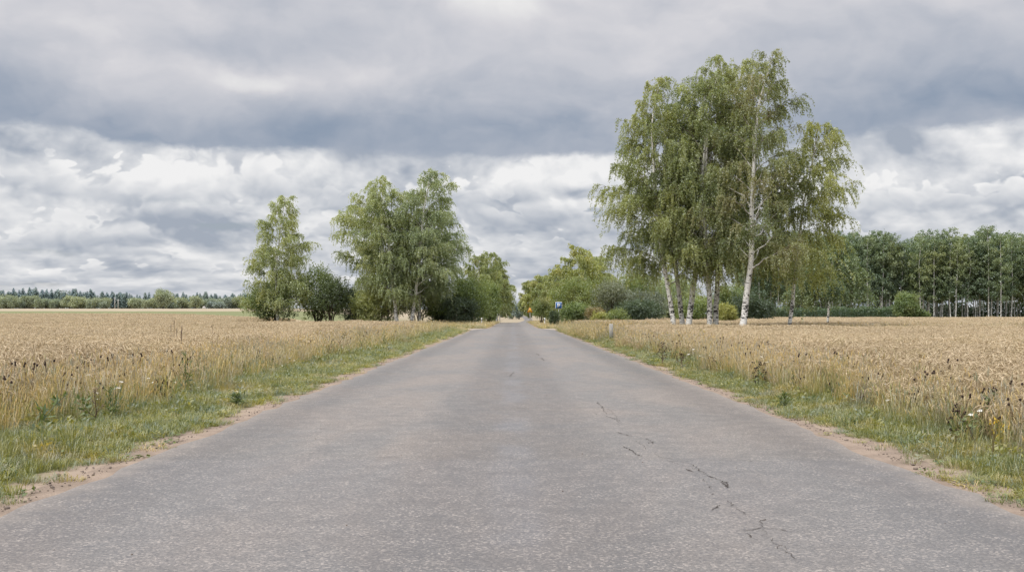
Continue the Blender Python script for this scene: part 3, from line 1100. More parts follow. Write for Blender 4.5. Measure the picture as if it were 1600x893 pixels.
for xp, Y, w, top, lab, mat in ((800, 640, 15, 474, 'pale tree at the far end of the road', 'far_haze'), (811, 620, 15, 475, 'darker bluish tree at the far end of the road', 'far_fir'),
                                (786, 760, 12, 481, 'hazy low tree left of the road end', 'far_haze'), (775, 800, 22, 478, 'hazy tree behind the left roadside row', 'far_haze'), (826, 700, 14, 479, 'hazy tree right of the road end', 'far_haze')):
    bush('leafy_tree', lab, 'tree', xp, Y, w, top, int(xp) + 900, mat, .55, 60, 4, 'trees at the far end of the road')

# two bare pale poles and a small white house near the far wood
M['white'] = flat_mat('white_paint', (.74, .74, .72), .5, .4, 0, .08)
M['pale_pole'] = flat_mat('pale_pole', (.6, .58, .54), .7, .2)
M['grey_metal'] = flat_mat('galvanised_steel', (.42, .43, .44), .45, .5, .6, .1)
M['black'] = flat_mat('black_paint', (.02, .02, .022), .6, .3)
M['blue'] = flat_mat('sign_blue', (.03, .13, .36), .35, .5, 0, .05)
M['yellow'] = flat_mat('sign_yellow', (.75, .42, .03), .4, .5, 0, .06)
M['red'] = flat_mat('sign_red', (.55, .10, .05), .4, .5, 0, .06)
M['concrete'] = flat_mat('weathered_concrete', (.36, .35, .32), .9, .2, 0, .25, 14)
M['roof'] = flat_mat('dark_roof', (.14, .11, .1), .8, .2)
for k, (xp, top) in enumerate(((179.5, 464), (184.5, 467))):
    Y = 690
    x = px(xp, Y)
    z = float(ground_z(x, Y))
    e = thing('utility_pole', ['taller of two thin pale poles before the distant wood', 'shorter of two thin pale poles before the distant wood'][k], 'pole', (x, Y, z), 0, 'pale poles')
    mb = MB()
    h = hz(top, Y) - z
    mb.tube([(0, 0, 0), (0, 0, h)], [.22, .15], 6, cap=True)
    obj('pole', mb.mesh('pole', M['pale_pole'], True), e)
    mb = MB()
    mb.box((-.9, -.06, h - .8), (.9, .06, h - .65))
    obj('crossarm', mb.mesh('crossarm', M['pale_pole']), e)
Y = 720
x = px(319, Y)
z = float(ground_z(x, Y))
e = thing('house', 'tiny white house at the edge of the distant wood', 'house', (x, Y, z))
mb = MB()
mb.box((-1.9, -1.5, 0), (1.9, 1.5, 2.4))
mb.prism([(-1.9, 2.4), (1.9, 2.4), (0, 3.6)], -1.5, 1.5)
e.scale = (.5, .5, .55)
obj('wall', mb.mesh('wall', M['white']), e)
mb = MB()
for s in (-1, 1):
    mb.add([(s * 2.2, -1.8, 2.25), (s * 2.2, 1.8, 2.25), (0, 1.8, 3.72), (0, -1.8, 3.72)], [(0, 1, 2, 3)])
obj('roof', mb.mesh('roof', M['roof']), e)
mb = MB()
mb.box((-.5, -1.53, 0.9), (.5, -1.5, 1.8))
obj('window', mb.mesh('window', M['black']), e)

# ---------------------------------------------------------------- signs and posts
def delineator(x, y, label, h=1.05):
    e = thing('marker_post', label, 'post', (x, y, float(ground_z(x, y))), 0, 'roadside marker posts')
    mb = MB()
    prof = [(-.06, 0), (.06, 0), (.06, h - .05), (.03, h), (-.06, h - .02)]
    mb.prism(prof, -.045, .045)
    obj('post', mb.mesh('post', M['white']), e)
    mb = MB()
    mb.box((-.063, -.048, h - .36), (.063, .048, h - .14))
    obj('band', mb.mesh('band', M['black']), e)
    mb = MB()
    mb.box((-.025, -.052, h - .32), (.025, -.048, h - .18))
    obj('reflector', mb.mesh('reflector', M['white']), e)
    return e


delineator(px(752.5, 118), 118, 'white marker post with black band beside the gravel side track, left of the road')
delineator(px(851, 118), 118, 'white marker post half hidden in grass, right of the road')
delineator(px(775.5, 164), 164, 'short whitish marker post next to the thin pale pole')

# parking sign
Y = 121
x = px(873, Y)
e = thing('parking_sign', 'square blue parking sign with white letter P on a grey post', 'sign', (x, Y, float(ground_z(x, Y))))
top = hz(471.6, Y)
sz = .80
mb = MB()
mb.tube([(0, .06, 0), (0, .06, top - .05)], .034, 10, cap=True)
obj('post', mb.mesh('post', M['grey_metal'], True), e)
mb = MB()
zc = top - sz / 2


def rounded(w, h, c, n=4):
    out = []
    for cx, cz, a0 in ((w / 2 - c, h / 2 - c, 0), (-w / 2 + c, h / 2 - c, 90), (-w / 2 + c, -h / 2 + c, 180), (w / 2 - c, -h / 2 + c, 270)):
        for k in range(n + 1):
            a = math.radians(a0 + 90 * k / n)
            out.append((cx + c * math.cos(a), cz + c * math.sin(a)))
    return np.array(out)


mb.prism(rounded(sz, sz, .06) + [0, zc], 0, .02)
pan = obj('panel', mb.mesh('panel', M['white']), e)
mb = MB()
mb.prism(rounded(sz - .09, sz - .09, .05) + [0, zc], -.004, -.001)
obj('blue_field', mb.mesh('blue_field', M['blue']), pan)
mb = MB()
# letter P: a stem and a bowl built as a ring segment
mb.box((-.15, -.012, zc - .25), (-.05, -.006, zc + .25))
ro, ri = .155, .06
cz = zc + .095
ang = np.radians(np.linspace(90, -90, 12))
o_ = np.stack([.03 + ro * np.cos(ang), cz + ro * np.sin(ang)], -1)
i_ = np.stack([.03 + ri * np.cos(ang), cz + ri * np.sin(ang)], -1)
o_ = np.concatenate([[(-.05, cz + ro)], o_, [(-.05, cz - ro)]])
i_ = np.concatenate([[(-.05, cz + ri)], i_, [(-.05, cz - ri)]])
n_ = len(o_)
V = [(a, -.012, b) for a, b in o_] + [(a, -.012, b) for a, b in i_]
mb.add(V, [(q, q + 1, n_ + q + 1, n_ + q) for q in range(n_ - 1)])
obj('letter', mb.mesh('letter', M['white']), pan)

# warning sign
Y = 178
x = px(828, Y)
e = thing('warning_sign', 'yellow triangular warning sign with reddish border on a pale post', 'sign', (x, Y, float(ground_z(x, Y))))
zt = hz(479.5, Y) - float(ground_z(x, Y))
mb = MB()
mb.tube([(0, .06, 0), (0, .06, zt - .1)], .045, 8, cap=True)
obj('post', mb.mesh('post', M['pale_pole'], True), e)


def tri(s, zc):
    return np.array([(-s / 2, zc - s * .29), (s / 2, zc - s * .29), (0, zc + s * .577)])


mb = MB()
mb.prism(tri(1.08, zt - .62), 0, .02)
pan = obj('panel', mb.mesh('panel', M['red']), e)
mb = MB()
mb.prism(tri(.86, zt - .62), -.005, -.001)
obj('yellow_field', mb.mesh('yellow_field', M['yellow']), pan)
mb = MB()
mb.box((-.035, -.012, zt - .72), (.035, -.007, zt - .40))
mb.box((-.035, -.012, zt - .82), (.035, -.007, zt - .76))
obj('symbol', mb.mesh('symbol', M['black']), pan)

# thin pale pole and low concrete marker
Y = 165
x = px(777.3, Y)
e = thing('pale_pole', 'thin bare pale pole at the left road edge', 'pole', (x, Y, float(ground_z(x, Y))))
mb = MB()
mb.tube([(0, 0, 0), (0, 0, 1.55)], .06, 8, cap=True)
obj('pole', mb.mesh('pole', M['pale_pole'], True), e)
mb = MB()
mb.box((-.08, -.08, 1.55), (.08, .08, 1.6), .015)
obj('cap', mb.mesh('cap', M['white']), e)
Y = 53
x = px(955, Y)
e = thing('concrete_marker', 'low pale concrete marker post at the corner of the wheat', 'post', (x, Y, 0))
mb = MB()
mb.box((-.1, -.08, 0), (.1, .08, .98), .03)
obj('post', mb.mesh('post', M['concrete']), e)
mb = MB()
mb.box((-.17, -.14, 0), (.17, .14, .12), .03)
obj('base', mb.mesh('base', M['concrete']), e)

# ---------------------------------------------------------------- scattered cover
def scatter(name, P, rot, scl, idx, protos, label, cat):
    """one object whose points carry copies of the given clump meshes"""
    P = np.asarray(P, np.float32)
    me = bpy.data.meshes.new(name)
    me.vertices.add(len(P))
    me.vertices.foreach_set('co', P.ravel())
    a = me.attributes.new('rot', 'FLOAT_VECTOR', 'POINT')
    a.data.foreach_set('vector', np.asarray(rot, np.float32).ravel())
    a = me.attributes.new('scl', 'FLOAT_VECTOR', 'POINT')
    a.data.foreach_set('vector', np.asarray(scl, np.float32).ravel())
    a = me.attributes.new('idx', 'INT', 'POINT')
    a.data.foreach_set('value', np.asarray(idx, np.int32))
    o = obj(name, me)
    tag(o, label, cat, kind='stuff')
    c = bpy.data.collections.new(name + '_clumps')
    for k, pm in enumerate(protos):
        po = bpy.data.objects.new('%s_clump_%02d' % (name, k), pm)
        c.objects.link(po)
    g = bpy.data.node_groups.new(name, 'GeometryNodeTree')
    g.interface.new_socket('Geometry', in_out='INPUT', socket_type='NodeSocketGeometry')
    g.interface.new_socket('Geometry', in_out='OUTPUT', socket_type='NodeSocketGeometry')
    gi = g.nodes.new('NodeGroupInput')
    go = g.nodes.new('NodeGroupOutput')
    ci = g.nodes.new('GeometryNodeCollectionInfo')
    ci.inputs['Collection'].default_value = c
    ci.inputs['Separate Children'].default_value = True
    ci.inputs['Reset Children'].default_value = True
    ip = g.nodes.new('GeometryNodeInstanceOnPoints')
    ip.inputs['Pick Instance'].default_value = True

    def na(nm, ty):
        n = g.nodes.new('GeometryNodeInputNamedAttribute')
        n.data_type = ty
        n.inputs['Name'].default_value = nm
        return n.outputs['Attribute']
    g.links.new(gi.outputs[0], ip.inputs['Points'])
    g.links.new(ci.outputs[0], ip.inputs['Instance'])
    g.links.new(na('idx', 'INT'), ip.inputs['Instance Index'])
    g.links.new(na('rot', 'FLOAT_VECTOR'), ip.inputs['Rotation'])
    g.links.new(na('scl', 'FLOAT_VECTOR'), ip.inputs['Scale'])
    g.links.new(ip.outputs[0], go.inputs[0])
    md = o.modifiers.new('scatter', 'NODES')
    md.node_group = g
    return o


def wheat_clump(seed, n, rad, w=1.0, h=(.66, .84), heads=True, leafy=1):
    r = np.random.default_rng(seed)
    mb = MB()
    for i in range(n):
        a, q = r.random() * 6.28, math.sqrt(r.random()) * rad
        b = np.array([math.cos(a) * q, math.sin(a) * q, 0])
        H = r.uniform(*h)
        wd = r.normal(.25, 1.35)
        d = np.array([math.cos(wd), math.sin(wd), 0])
        lean = r.normal(0, .05, 2)
        t0 = float(np.clip(r.normal(.42, .17), 0, 1))
        # stem up to the neck, then a hook into a nodding ear
        hook = r.uniform(.065, .12)
        bend = r.uniform(1.9, 3.1) if r.random() < .85 else r.uniform(.3, 1.2)
        P = [b, b + [lean[0] * .35, lean[1] * .35, H * .5], b + [lean[0], lean[1], H - hook]]
        c = P[-1]
        arc = []
        for k in range(1, 4):
            al = bend * k / 3 * .62
            arc.append(c + d * hook * (1 - math.cos(al)) + np.array([0, 0, hook * math.sin(al)]))
        P += arc
        wds = np.array([.0052, .0046, .0038, .0034, .0032, .0032]) * w
        k_ = len(P)
        mb.tube(P, wds[:k_] * .62, 3, a=np.linspace(t0 * .55, t0 + .1, k_))
        # ear continues to bend down
        e = [P[-1]]
        el = r.uniform(.09, .14)
        for k in range(1, 5):
            al = bend * (.62 + .38 * k / 4)
            e.append(e[-1] + (d * math.sin(al) + np.array([0, 0, math.cos(al)])) * el / 4)
        e = np.array(e)
        mb.tube(e, np.array([.004, .0074, .0082, .0072, .0025]) * (.55 + .45 * w), 4, a=np.clip(t0 + np.array([.1, .32, .38, .34, .3]), 0, 1))
        if heads:
            for k in range(11):
                q0 = e[1 + k % 4]
                al = bend + r.normal(0, .3)
                al = bend * (.62 + .095 * (1 + k % 4)) + r.normal(0, .18)
                dr = d * math.sin(al) + np.array([0, 0, math.cos(al)]) + r.normal(0, .15, 3)
                s = np.cross(dr, [0.3, .5, .8])
                s /= np.linalg.norm(s) + 1e-9
                mb.ribbon([q0, q0 + dr * .075], [.0024 * w, .0005], s, a=min(1, t0 + .45))
        for k in range(leafy):
            zl = H * r.uniform(.25, .78)
            a2 = r.random() * 6.28
            dd = np.array([math.cos(a2), math.sin(a2), 0])
            p0 = b + np.array([lean[0], lean[1], 0]) * zl / H + [0, 0, zl]
            ll = r.uniform(.09, .2)
            mb.ribbon([p0, p0 + dd * ll * .45 + [0, 0, ll * .35], p0 + dd * ll * .8 + [0, 0, -ll * .05], p0 + dd * ll * .9 + [0, 0, -ll * .6]],
                      np.array([.006, .008, .006, .001]) * w, [-dd[1], dd[0], 0], a=float(np.clip(r.normal(.3, .2), 0, 1)))
    return mb.mesh('wheat_clump', M['straw'])


def soften(args, edge, side, seed, ya):
    """crop gets lower, thinner and more uneven toward its edge"""
    P, R_, S, I = args
    r = np.random.default_rng(seed)
    d = np.array([side * (x - edge(y)) for x, y in zip(P[:, 0], P[:, 1])])
    k = sstep(-.1, 1.5, d)
    S = S.copy()
    S[:, 2] *= (.60 + .40 * k) * r.normal(1, .10 * (1 - k) + .035, len(P))
    R_ = R_.copy()
    R_[:, :2] *= (1 + 1.6 * (1 - k))[:, None]
    keep = r.random(len(P)) < .45 + .55 * sstep(-.2, .9, d)
    # tramlines
    keep &= ~((np.abs(((P[:, 0] * .22 + P[:, 1]) % 17.0) - 8) < .22) & (P[:, 1] > 24))
    return P[keep], R_[keep], S[keep], I[keep]


near_w = [wheat_clump(1000 + i, 34, .22) for i in range(7)]
mid_w = [wheat_clump(1020 + i, 78, .42, 1.45, leafy=1, heads=False) for i in range(5)]
far_w = [wheat_clump(1040 + i, 110, 1.1, 4.5, h=(.6, .86), heads=False, leafy=0) for i in range(4)]


def cells(x0f, x1f, ya, yb, step, seed):
    """jittered grid points between x0f(y) and x1f(y)"""
    r = np.random.default_rng(seed)
    out = []
    for y in np.arange(ya, yb, step):
        a, b = x0f(y), x1f(y)
        if b <= a:
            continue
        xs = np.arange(a, b, step)
        out.append(np.stack([xs + r.uniform(-.5, .5, len(xs)) * step, y + r.uniform(-.5, .5, len(xs)) * step], -1))
    return np.concatenate(out) if out else np.zeros((0, 2))


def lay(Pxy, n, seed, smin=.9, smax=1.1, tilt=.06, lift=0.0):
    r = np.random.default_rng(seed)
    k = len(Pxy)
    P = np.column_stack([Pxy, ground_z(Pxy[:, 0], Pxy[:, 1]) + lift])
    rot = np.column_stack([r.normal(0, tilt, k), r.normal(0, tilt, k), r.normal(0, .7, k)])
    s = r.uniform(smin, smax, k)
    zs = s * (1 + .05 * np.sin(Pxy[:, 0] * .9) * np.sin(Pxy[:, 1] * .63) + .04 * np.sin(Pxy[:, 0] * .31 + Pxy[:, 1] * .22))
    return P, rot, np.column_stack([s, s, zs]), r.integers(0, n, k)


def wob(y, seed, amp=.35):
    return amp * (math.sin(y * .37 + seed) * .6 + math.sin(y * .11 + seed * 2) * .6)


M_ = 9.0  # margin beyond the frame
Le = lambda y: -6.35 + wob(y, 1.0, .22)
Re = lambda y: 5.75 - .012 * y + wob(y, 2.0, .16)
fov = lambda y: .52 * y + M_
WL = 'ripe wheat of the left field with nodding ears'
WR = 'ripe wheat of the right field with nodding ears'
a = cells(lambda y: -fov(y), Le, 1.0, 38, .235, 31)
scatter('wheat_field', *soften(lay(a, 7, 41), Le, -1, 81, 0), near_w, 'dense ripe wheat along the near left side of the road, ears nodding', 'wheat')
a = cells(lambda y: -fov(y), lambda y: Le(y) if y < 84 else -26 - .1 * (y - 84), 38, 122, .5, 32)
scatter('wheat_field', *soften(lay(a, 5, 42), Le, -1, 82, 0), mid_w, 'ripe wheat stretching between the near left stalks and the grass strip', 'wheat')
a = cells(lambda y: -fov(y), lambda y: -34 - .16 * (y - 122), 122, 262, 1.25, 33)
scatter('wheat_field', *lay(a, 4, 43), far_w, 'smooth looking far wheat on the left below the green field', 'wheat')
a = cells(Re, lambda y: fov(y), 1.0, 38, .235, 34)
scatter('wheat_field', *soften(lay(a, 7, 44), Re, 1, 83, 0), near_w, 'dense ripe wheat along the near right side of the road', 'wheat')
a = cells(lambda y: Re(y) - .25 + (.75 if y > 46 else 0), lambda y: fov(y), 38, 55.5, .5, 35)
scatter('wheat_field', *soften(lay(a, 5, 45), Re, 1, 84, 0), mid_w, 'ripe wheat on the right in front of the birch trunks', 'wheat')
a = cells(lambda y: 7.2 + wob(y, 3) if y < 86 else 6.4, lambda y: fov(y), 66, 102, .55, 36)
scatter('wheat_field', *lay(a, 5, 46), mid_w, 'band of ripe wheat right behind the birch trunks', 'wheat')
a = cells(lambda y: 12 + .08 * (y - 100), lambda y: fov(y), 102, 180, 1.2, 37)
a = a[(a[:, 0] > 13)]
scatter('wheat_field', *lay(a, 4, 47), far_w, 'far wheat on the right before the hedge and the wood', 'wheat')

# grass
def tuft(seed, n, rad, h, w, mat, curve=.5, seeds=0.0, tmean=.4):
    r = np.random.default_rng(seed)
    mb = MB()
    for i in range(n):
        a, q = r.random() * 6.28, math.sqrt(r.random()) * rad
        b = np.array([math.cos(a) * q, math.sin(a) * q, -.01])
        a2 = a + r.normal(0, .9)
        d = np.array([math.cos(a2), math.sin(a2), 0])
        H = r.uniform(*h)
        c = H * curve * r.uniform(.3, 1.3)
        P = [b, b + d * c * .15 + [0, 0, H * .45], b + d * c * .5 + [0, 0, H * .82], b + d * c + [0, 0, H * r.uniform(.75, 1.0)]]
        t = float(np.clip(r.normal(tmean, .2), 0, 1))
        mb.ribbon(P, np.array([w, w, w * .75, w * .12]) * r.uniform(.7, 1.3), [-d[1], d[0], 0], a=np.clip(np.array([t * .5, t, t + .1, t + .2]), 0, 1))
        if r.random() < seeds:
            s = P[-1]
            mb.tube([s, s + [0, 0, .03], s + d * .02 + [0, 0, .075]], [.003, .008, .002], 4, a=.9)
    return mb.mesh('grass_tuft', mat)


def herb(seed, n, h, leaf, mat):
    """broad-leaved low weed"""
    r = np.random.default_rng(seed)
    V, t = [], []
    m = n
    P = np.stack([r.normal(0, .06, m), r.normal(0, .06, m), r.uniform(.01, h, m)], -1)
    A = unit(np.stack([r.normal(0, 1, m), r.normal(0, 1, m), r.uniform(.1, .9, m)], -1))
    s = leaf * r.uniform(.6, 1.3, m)
    V = leaf_quads(P, A, unit(r.normal(0, .4, (m, 3)) + [0, 0, 1]), s, s * .45)
    return leaf_mesh('herb', V, np.repeat(np.clip(r.normal(.4, .25, m), 0, 1), 4), mat)


short = [tuft(1100 + i, 46, .10, (.05, .15), .0045, M['grass'], .8, 0, .42) for i in range(5)] + [tuft(1110, 34, .1, (.05, .13), .004, M['dry_grass'], .8, 0, .5)] + \
        [herb(1113, 26, .07, .06, M['weed']), herb(1114, 34, .12, .05, M['grass'])]
tall = [tuft(1120 + i, 30, .11, (.25, .55), .0045, M['grass'], .5, .12, .5) for i in range(3)] + [tuft(1130 + i, 34, .13, (.3, .78), .0042, M['dry_grass'], .42, .5, .45) for i in range(4)] + \
       [herb(1143, 50, .35, .08, M['weed']), herb(1144, 40, .25, .06, M['grass'])]


def clear_marker(p):
    return p[~((np.abs(p[:, 0] - px(955, 53) * p[:, 1] / 53) < .45) & (p[:, 1] > 44) & (p[:, 1] < 53.3))]


def verge(side, edge, seed, yb=92.0):
    r = np.random.default_rng(seed)
    res = []
    # inner short lawn: thickens away from the sand; step grows with distance
    for ya, yz, st, sc in ((2.5, 26, .085, 1.0), (26, 50, .14, 1.5), (50, yb, .22, 2.1)):
        p = cells(lambda y: 3.86, lambda y: abs(edge(y)) + .5, ya, yz, st, seed + int(ya))
        bare = 4.06 + .13 * np.sin(p[:, 1] * .8 + seed) + .13 * np.sin(p[:, 1] * 2.1 + seed) + .08 * np.sin(p[:, 1] * 5.3)
        pr = sstep(-.12, .32, p[:, 0] - bare + r.normal(0, .13, len(p)))
        keep = r.random(len(p)) < pr
        patch = np.sin(p[:, 0] * 5 + 1.3 * np.sin(p[:, 1] * 1.9)) * np.sin(p[:, 1] * 2.7 + p[:, 0])
        keep &= (r.random(len(p)) < .62 + .4 * patch + .4 * (p[:, 0] > 4.7))
        res.append((p[keep], sc))
    return res


for side, edge, seed, lab in ((-1, Le, 51, 'short green verge grass along the left road edge'), (1, Re, 61, 'short green verge grass along the right road edge')):
    PP, RR, SS, II = [], [], [], []
    for k, (p, sc) in enumerate(verge(side, edge, seed)):
        p = p.copy()
        hgt = sstep(4.0, 5.2, p[:, 0])
        p[:, 0] *= side
        P, R_, S, I = lay(p, 8, seed + k, .75 * sc, 1.25 * sc, .12)
        r = np.random.default_rng(seed + 7 * k)
        I = r.choice(8, len(P), p=[.19, .19, .19, .15, .1, .07, .06, .05])
        R_[:, 2] = r.uniform(0, 6.28, len(P))
        S[:, 2] *= (.55 + .95 * hgt) / sc ** .5 * (1 + .3 * np.sin(p[:, 1] * 1.3) * np.sin(p[:, 0] * 2.1))
        PP.append(P); RR.append(R_); SS.append(S); II.append(I)
    scatter('verge_grass', *map(np.concatenate, (PP, RR, SS, II)), short, lab, 'grass')
    # taller mixed grass and weeds against the wheat
    PP, RR, SS, II = [], [], [], []
    r = np.random.default_rng(seed + 100)
    for ya, yz, st, sc in ((2.5, 30, .15, 1.0), (30, 55, .24, 1.4), (55, 92, .34, 1.8)):
        wmul = .72 if side > 0 else 1.1
        p = cells(lambda y: abs(edge(y)) - .85 * wmul - (.5 if y > 40 and side > 0 else 0), lambda y: abs(edge(y)) + .85 + (4 if y > 55 and side > 0 else 0), ya, yz, st, seed + 200 + int(ya))
        rel = (p[:, 0] - np.array([abs(edge(y)) for y in p[:, 1]]))
        pr = sstep(-.95 * wmul, -.1, rel + r.normal(0, .2, len(p))) * .85
        dens = .8 + .3 * np.sin(p[:, 1] * .7 + seed) * np.sin(p[:, 1] * .29)
        p = p[r.random(len(p)) < pr * dens]
        p[:, 0] *= side
        p = clear_marker(p)
        P, R_, S, I = lay(p, 9, seed + 300, .75 * sc, 1.2 * sc, .1)
        I = r.choice(9, len(P), p=[.15, .14, .12, .13, .13, .12, .11, .05, .05])
        R_[:, 2] = r.uniform(0, 6.28, len(P))
        S[:, 2] *= 1 / sc ** .7
        PP.append(P); RR.append(R_); SS.append(S); II.append(I)
    scatter('tall_grass', *map(np.concatenate, (PP, RR, SS, II)), tall, lab.replace('short green verge grass along', 'tall dry grass and weeds at the wheat edge by'), 'grass')

# grass strip at the birches, round the crossing, under the left trees
def patch(name, x0f, x1f, ya, yb, st, seed, lab, sc, hz_=1.0, probs=None):
    p = cells(x0f, x1f, ya, yb, st, seed)
    p = p[np.abs(p[:, 0] - road_c(p[:, 1])) > road_hw(p[:, 1]) + .35]
    p = clear_marker(p)
    p = p[~((np.abs(p[:, 1] - 98.7) < 1.9 + 2.2 * sstep(9, 3, np.abs(p[:, 0]))) & (p[:, 0] < 12))]
    P, R_, S, I = lay(p, 9, seed, .8 * sc, 1.25 * sc, .1)
    r = np.random.default_rng(seed)
    R_[:, 2] = r.uniform(0, 6.28, len(P))
    I = r.choice(9, len(P), p=probs or [.16, .16, .13, .12, .12, .11, .1, .05, .05])
    S[:, 2] *= hz_ / sc
    scatter(name, P, R_, S, I, tall, lab, 'grass')


patch('tall_grass', lambda y: 4.6, lambda y: fov(y), 55.3, 66.5, .45, 71, 'grass strip round the feet of the tall birches', 2.4, 1.0)
patch('tall_grass', lambda y: 3.8, lambda y: 7.8, 66, 97, .3, 72, 'grass between the road and the wheat before the right crossing', 1.7, .6)
patch('tall_grass', lambda y: -62, lambda y: -2.5, 101.2, 122, .55, 73, 'grass beyond the gravel track under the left birches', 2.2, .72)
patch('tall_grass', lambda y: -27, lambda y: -3.2, 84, 96.5, .5, 76, 'low grass between the left wheat and the gravel track', 1.7, .42)
patch('tall_grass', lambda y: 2.6, lambda y: 14, 96, 128, .5, 74, 'grass round the parking sign beyond the crossing', 2.0, .55)
patch('tall_grass', lambda y: -9, lambda y: 10, 122, 190, .75, 75, 'grass on both sides of the narrow road up to the crest', 2.6, .5)

# flower and seed heads
def head_stem(seed, h, kind):
    r = np.random.default_rng(seed)
    mb = MB()
    mats = {'dark': M['seed_head'], 'white': M['petal'], 'yellow': M['yellow_petal']}
    V = []
    st = MB()
    tips = []
    for i in range(3 if kind != 'white' else 2):
        a = r.random() * 6.28
        tip = np.array([math.cos(a) * .1, math.sin(a) * .1, h * r.uniform(.75, 1)])
        st.tube([(0, 0, 0), tip * [.3, .3, .55], tip], [.0028, .0024, .002], 3, a=.3)
        tips.append(tip)
    ns = st.n
    nq = sum(len(q) for q in st.Q)
    for tip in tips:
        if kind == 'white':
            for k in range(9):
                a = k * 2.4
                q = tip + np.array([math.cos(a), math.sin(a), 0]) * .015 * math.sqrt(k / 3) + [0, 0, r.normal(0, .004)]
                th = np.arange(5) / 5 * 6.28
                ring = q + np.stack([np.cos(th), np.sin(th), 0 * th], -1) * .007
                st.add(np.vstack([ring, [q + [0, 0, .006]]]), T=[(j, (j + 1) % 5, 5) for j in range(5)])
        else:
            R = .013 if kind == 'dark' else .016
            st.tube([tip - [0, 0, R], tip - [0, 0, R * .3], tip + [0, 0, R * .6], tip + [0, 0, R * 1.3]], [R * .4, R, R * .85, R * .3], 6, cap=True)
    V = np.concatenate(st.V)
    Q = np.concatenate(st.Q)
    T = np.concatenate(st.T)
    mi = np.concatenate([np.where(np.arange(len(Q)) < nq, 0, 1), np.ones(len(T))])
    return mesh('flower_stem', V, [Q, T], None, {'tint': np.concatenate(st.A)}, mats=[M['brown_weed'] if kind == 'dark' else M['weed'], mats[kind]], mi=mi)


flow = [head_stem(1200 + i, (.5, .65, .8)[i], 'dark') for i in range(3)] + [head_stem(1210, .5, 'white'), head_stem(1211, .35, 'white'), head_stem(1212, .4, 'yellow')]
r = np.random.default_rng(300)
PP = []
for side, edge, dens in ((-1, Le, 100), (1, Re, 130)):
    k = dens
    y = 6 + 55 * r.random(k) ** 1.2
    x = np.array([side * (abs(edge(q)) + r.normal(-.15, .45)) for q in y])
    PP.append(np.stack([x, y], -1))
# denser drifts of knapweed
for cx, cy, n_ in ((-6.6, 14.5, 26), (-6.5, 17.5, 30), (-7.2, 22, 20), (6.2, 13, 22), (6.5, 15, 20), (6.0, 20, 22), (5.6, 26, 16), (-6.2, 34, 16)):
    PP.append(np.stack([r.normal(cx, .4, n_), r.normal(cy, 1.1, n_)], -1))
p = np.concatenate(PP)
p = p[np.abs(p[:, 0]) > 4.7]
P, R_, S, I = lay(p, 6, 301, .8, 1.25, .12)
I = r.choice(6, len(P), p=[.28, .28, .23, .07, .08, .06])
R_[:, 2] = r.uniform(0, 6.28, len(P))
scatter('wild_flowers', P, R_, S, I, flow, 'dark knapweed heads and small white flowers dotted along the wheat edges', 'flowers')

# pebbles and crumbs on the sandy edges
def pebble(seed):
    r = np.random.default_rng(seed)
    mb = MB()
    th = np.arange(6) / 6 * 6.28
    rings = []
    for z, q in ((0, .9), (.35, 1.0), (.7, .6)):
        rings.append(np.stack([np.cos(th) * q * r.uniform(.8, 1.2, 6), np.sin(th) * q * r.uniform(.6, 1.0, 6), np.full(6, z)], -1))
    V = np.vstack(rings + [[(0, 0, .85)]]) * .011
    Q = [(k * 6 + i, k * 6 + (i + 1) % 6, k * 6 + 6 + (i + 1) % 6, k * 6 + 6 + i) for k in (0, 1) for i in range(6)]
    T = [(12 + i, 12 + (i + 1) % 6, 18) for i in range(6)]
    mb.add(V, Q, T)
    return mb.mesh('pebble', M['pebble'])


k = 2600
y = 3 + 40 * r.random(k) ** 1.5
sx = np.where(r.random(k) < .5, -1, 1)
x = sx * (3.85 + np.abs(r.normal(0, .17, k)))
p = np.stack([x, y], -1)
P, R_, S, I = lay(p, 4, 302, .25, 1.0, .3, .008)
S *= np.random.default_rng(5).lognormal(0, .4, len(S))[:, None]
R_[:, 2] = r.uniform(0, 6.28, k)
k2 = 60
p2 = np.stack([r.uniform(-3.4, 3.4, k2), 5 + 25 * r.random(k2)], -1)
P2, R2, S2, I2 = lay(p2, 4, 303, .3, .8, .3, .024)
scatter('gravel_crumbs', np.vstack([P, P2]), np.vstack([R_, R2]), np.vstack([S, S2]), np.concatenate([I, I2]), [pebble(i) for i in range(4)], 'small stones and crumbs on the sandy road edges', 'gravel')

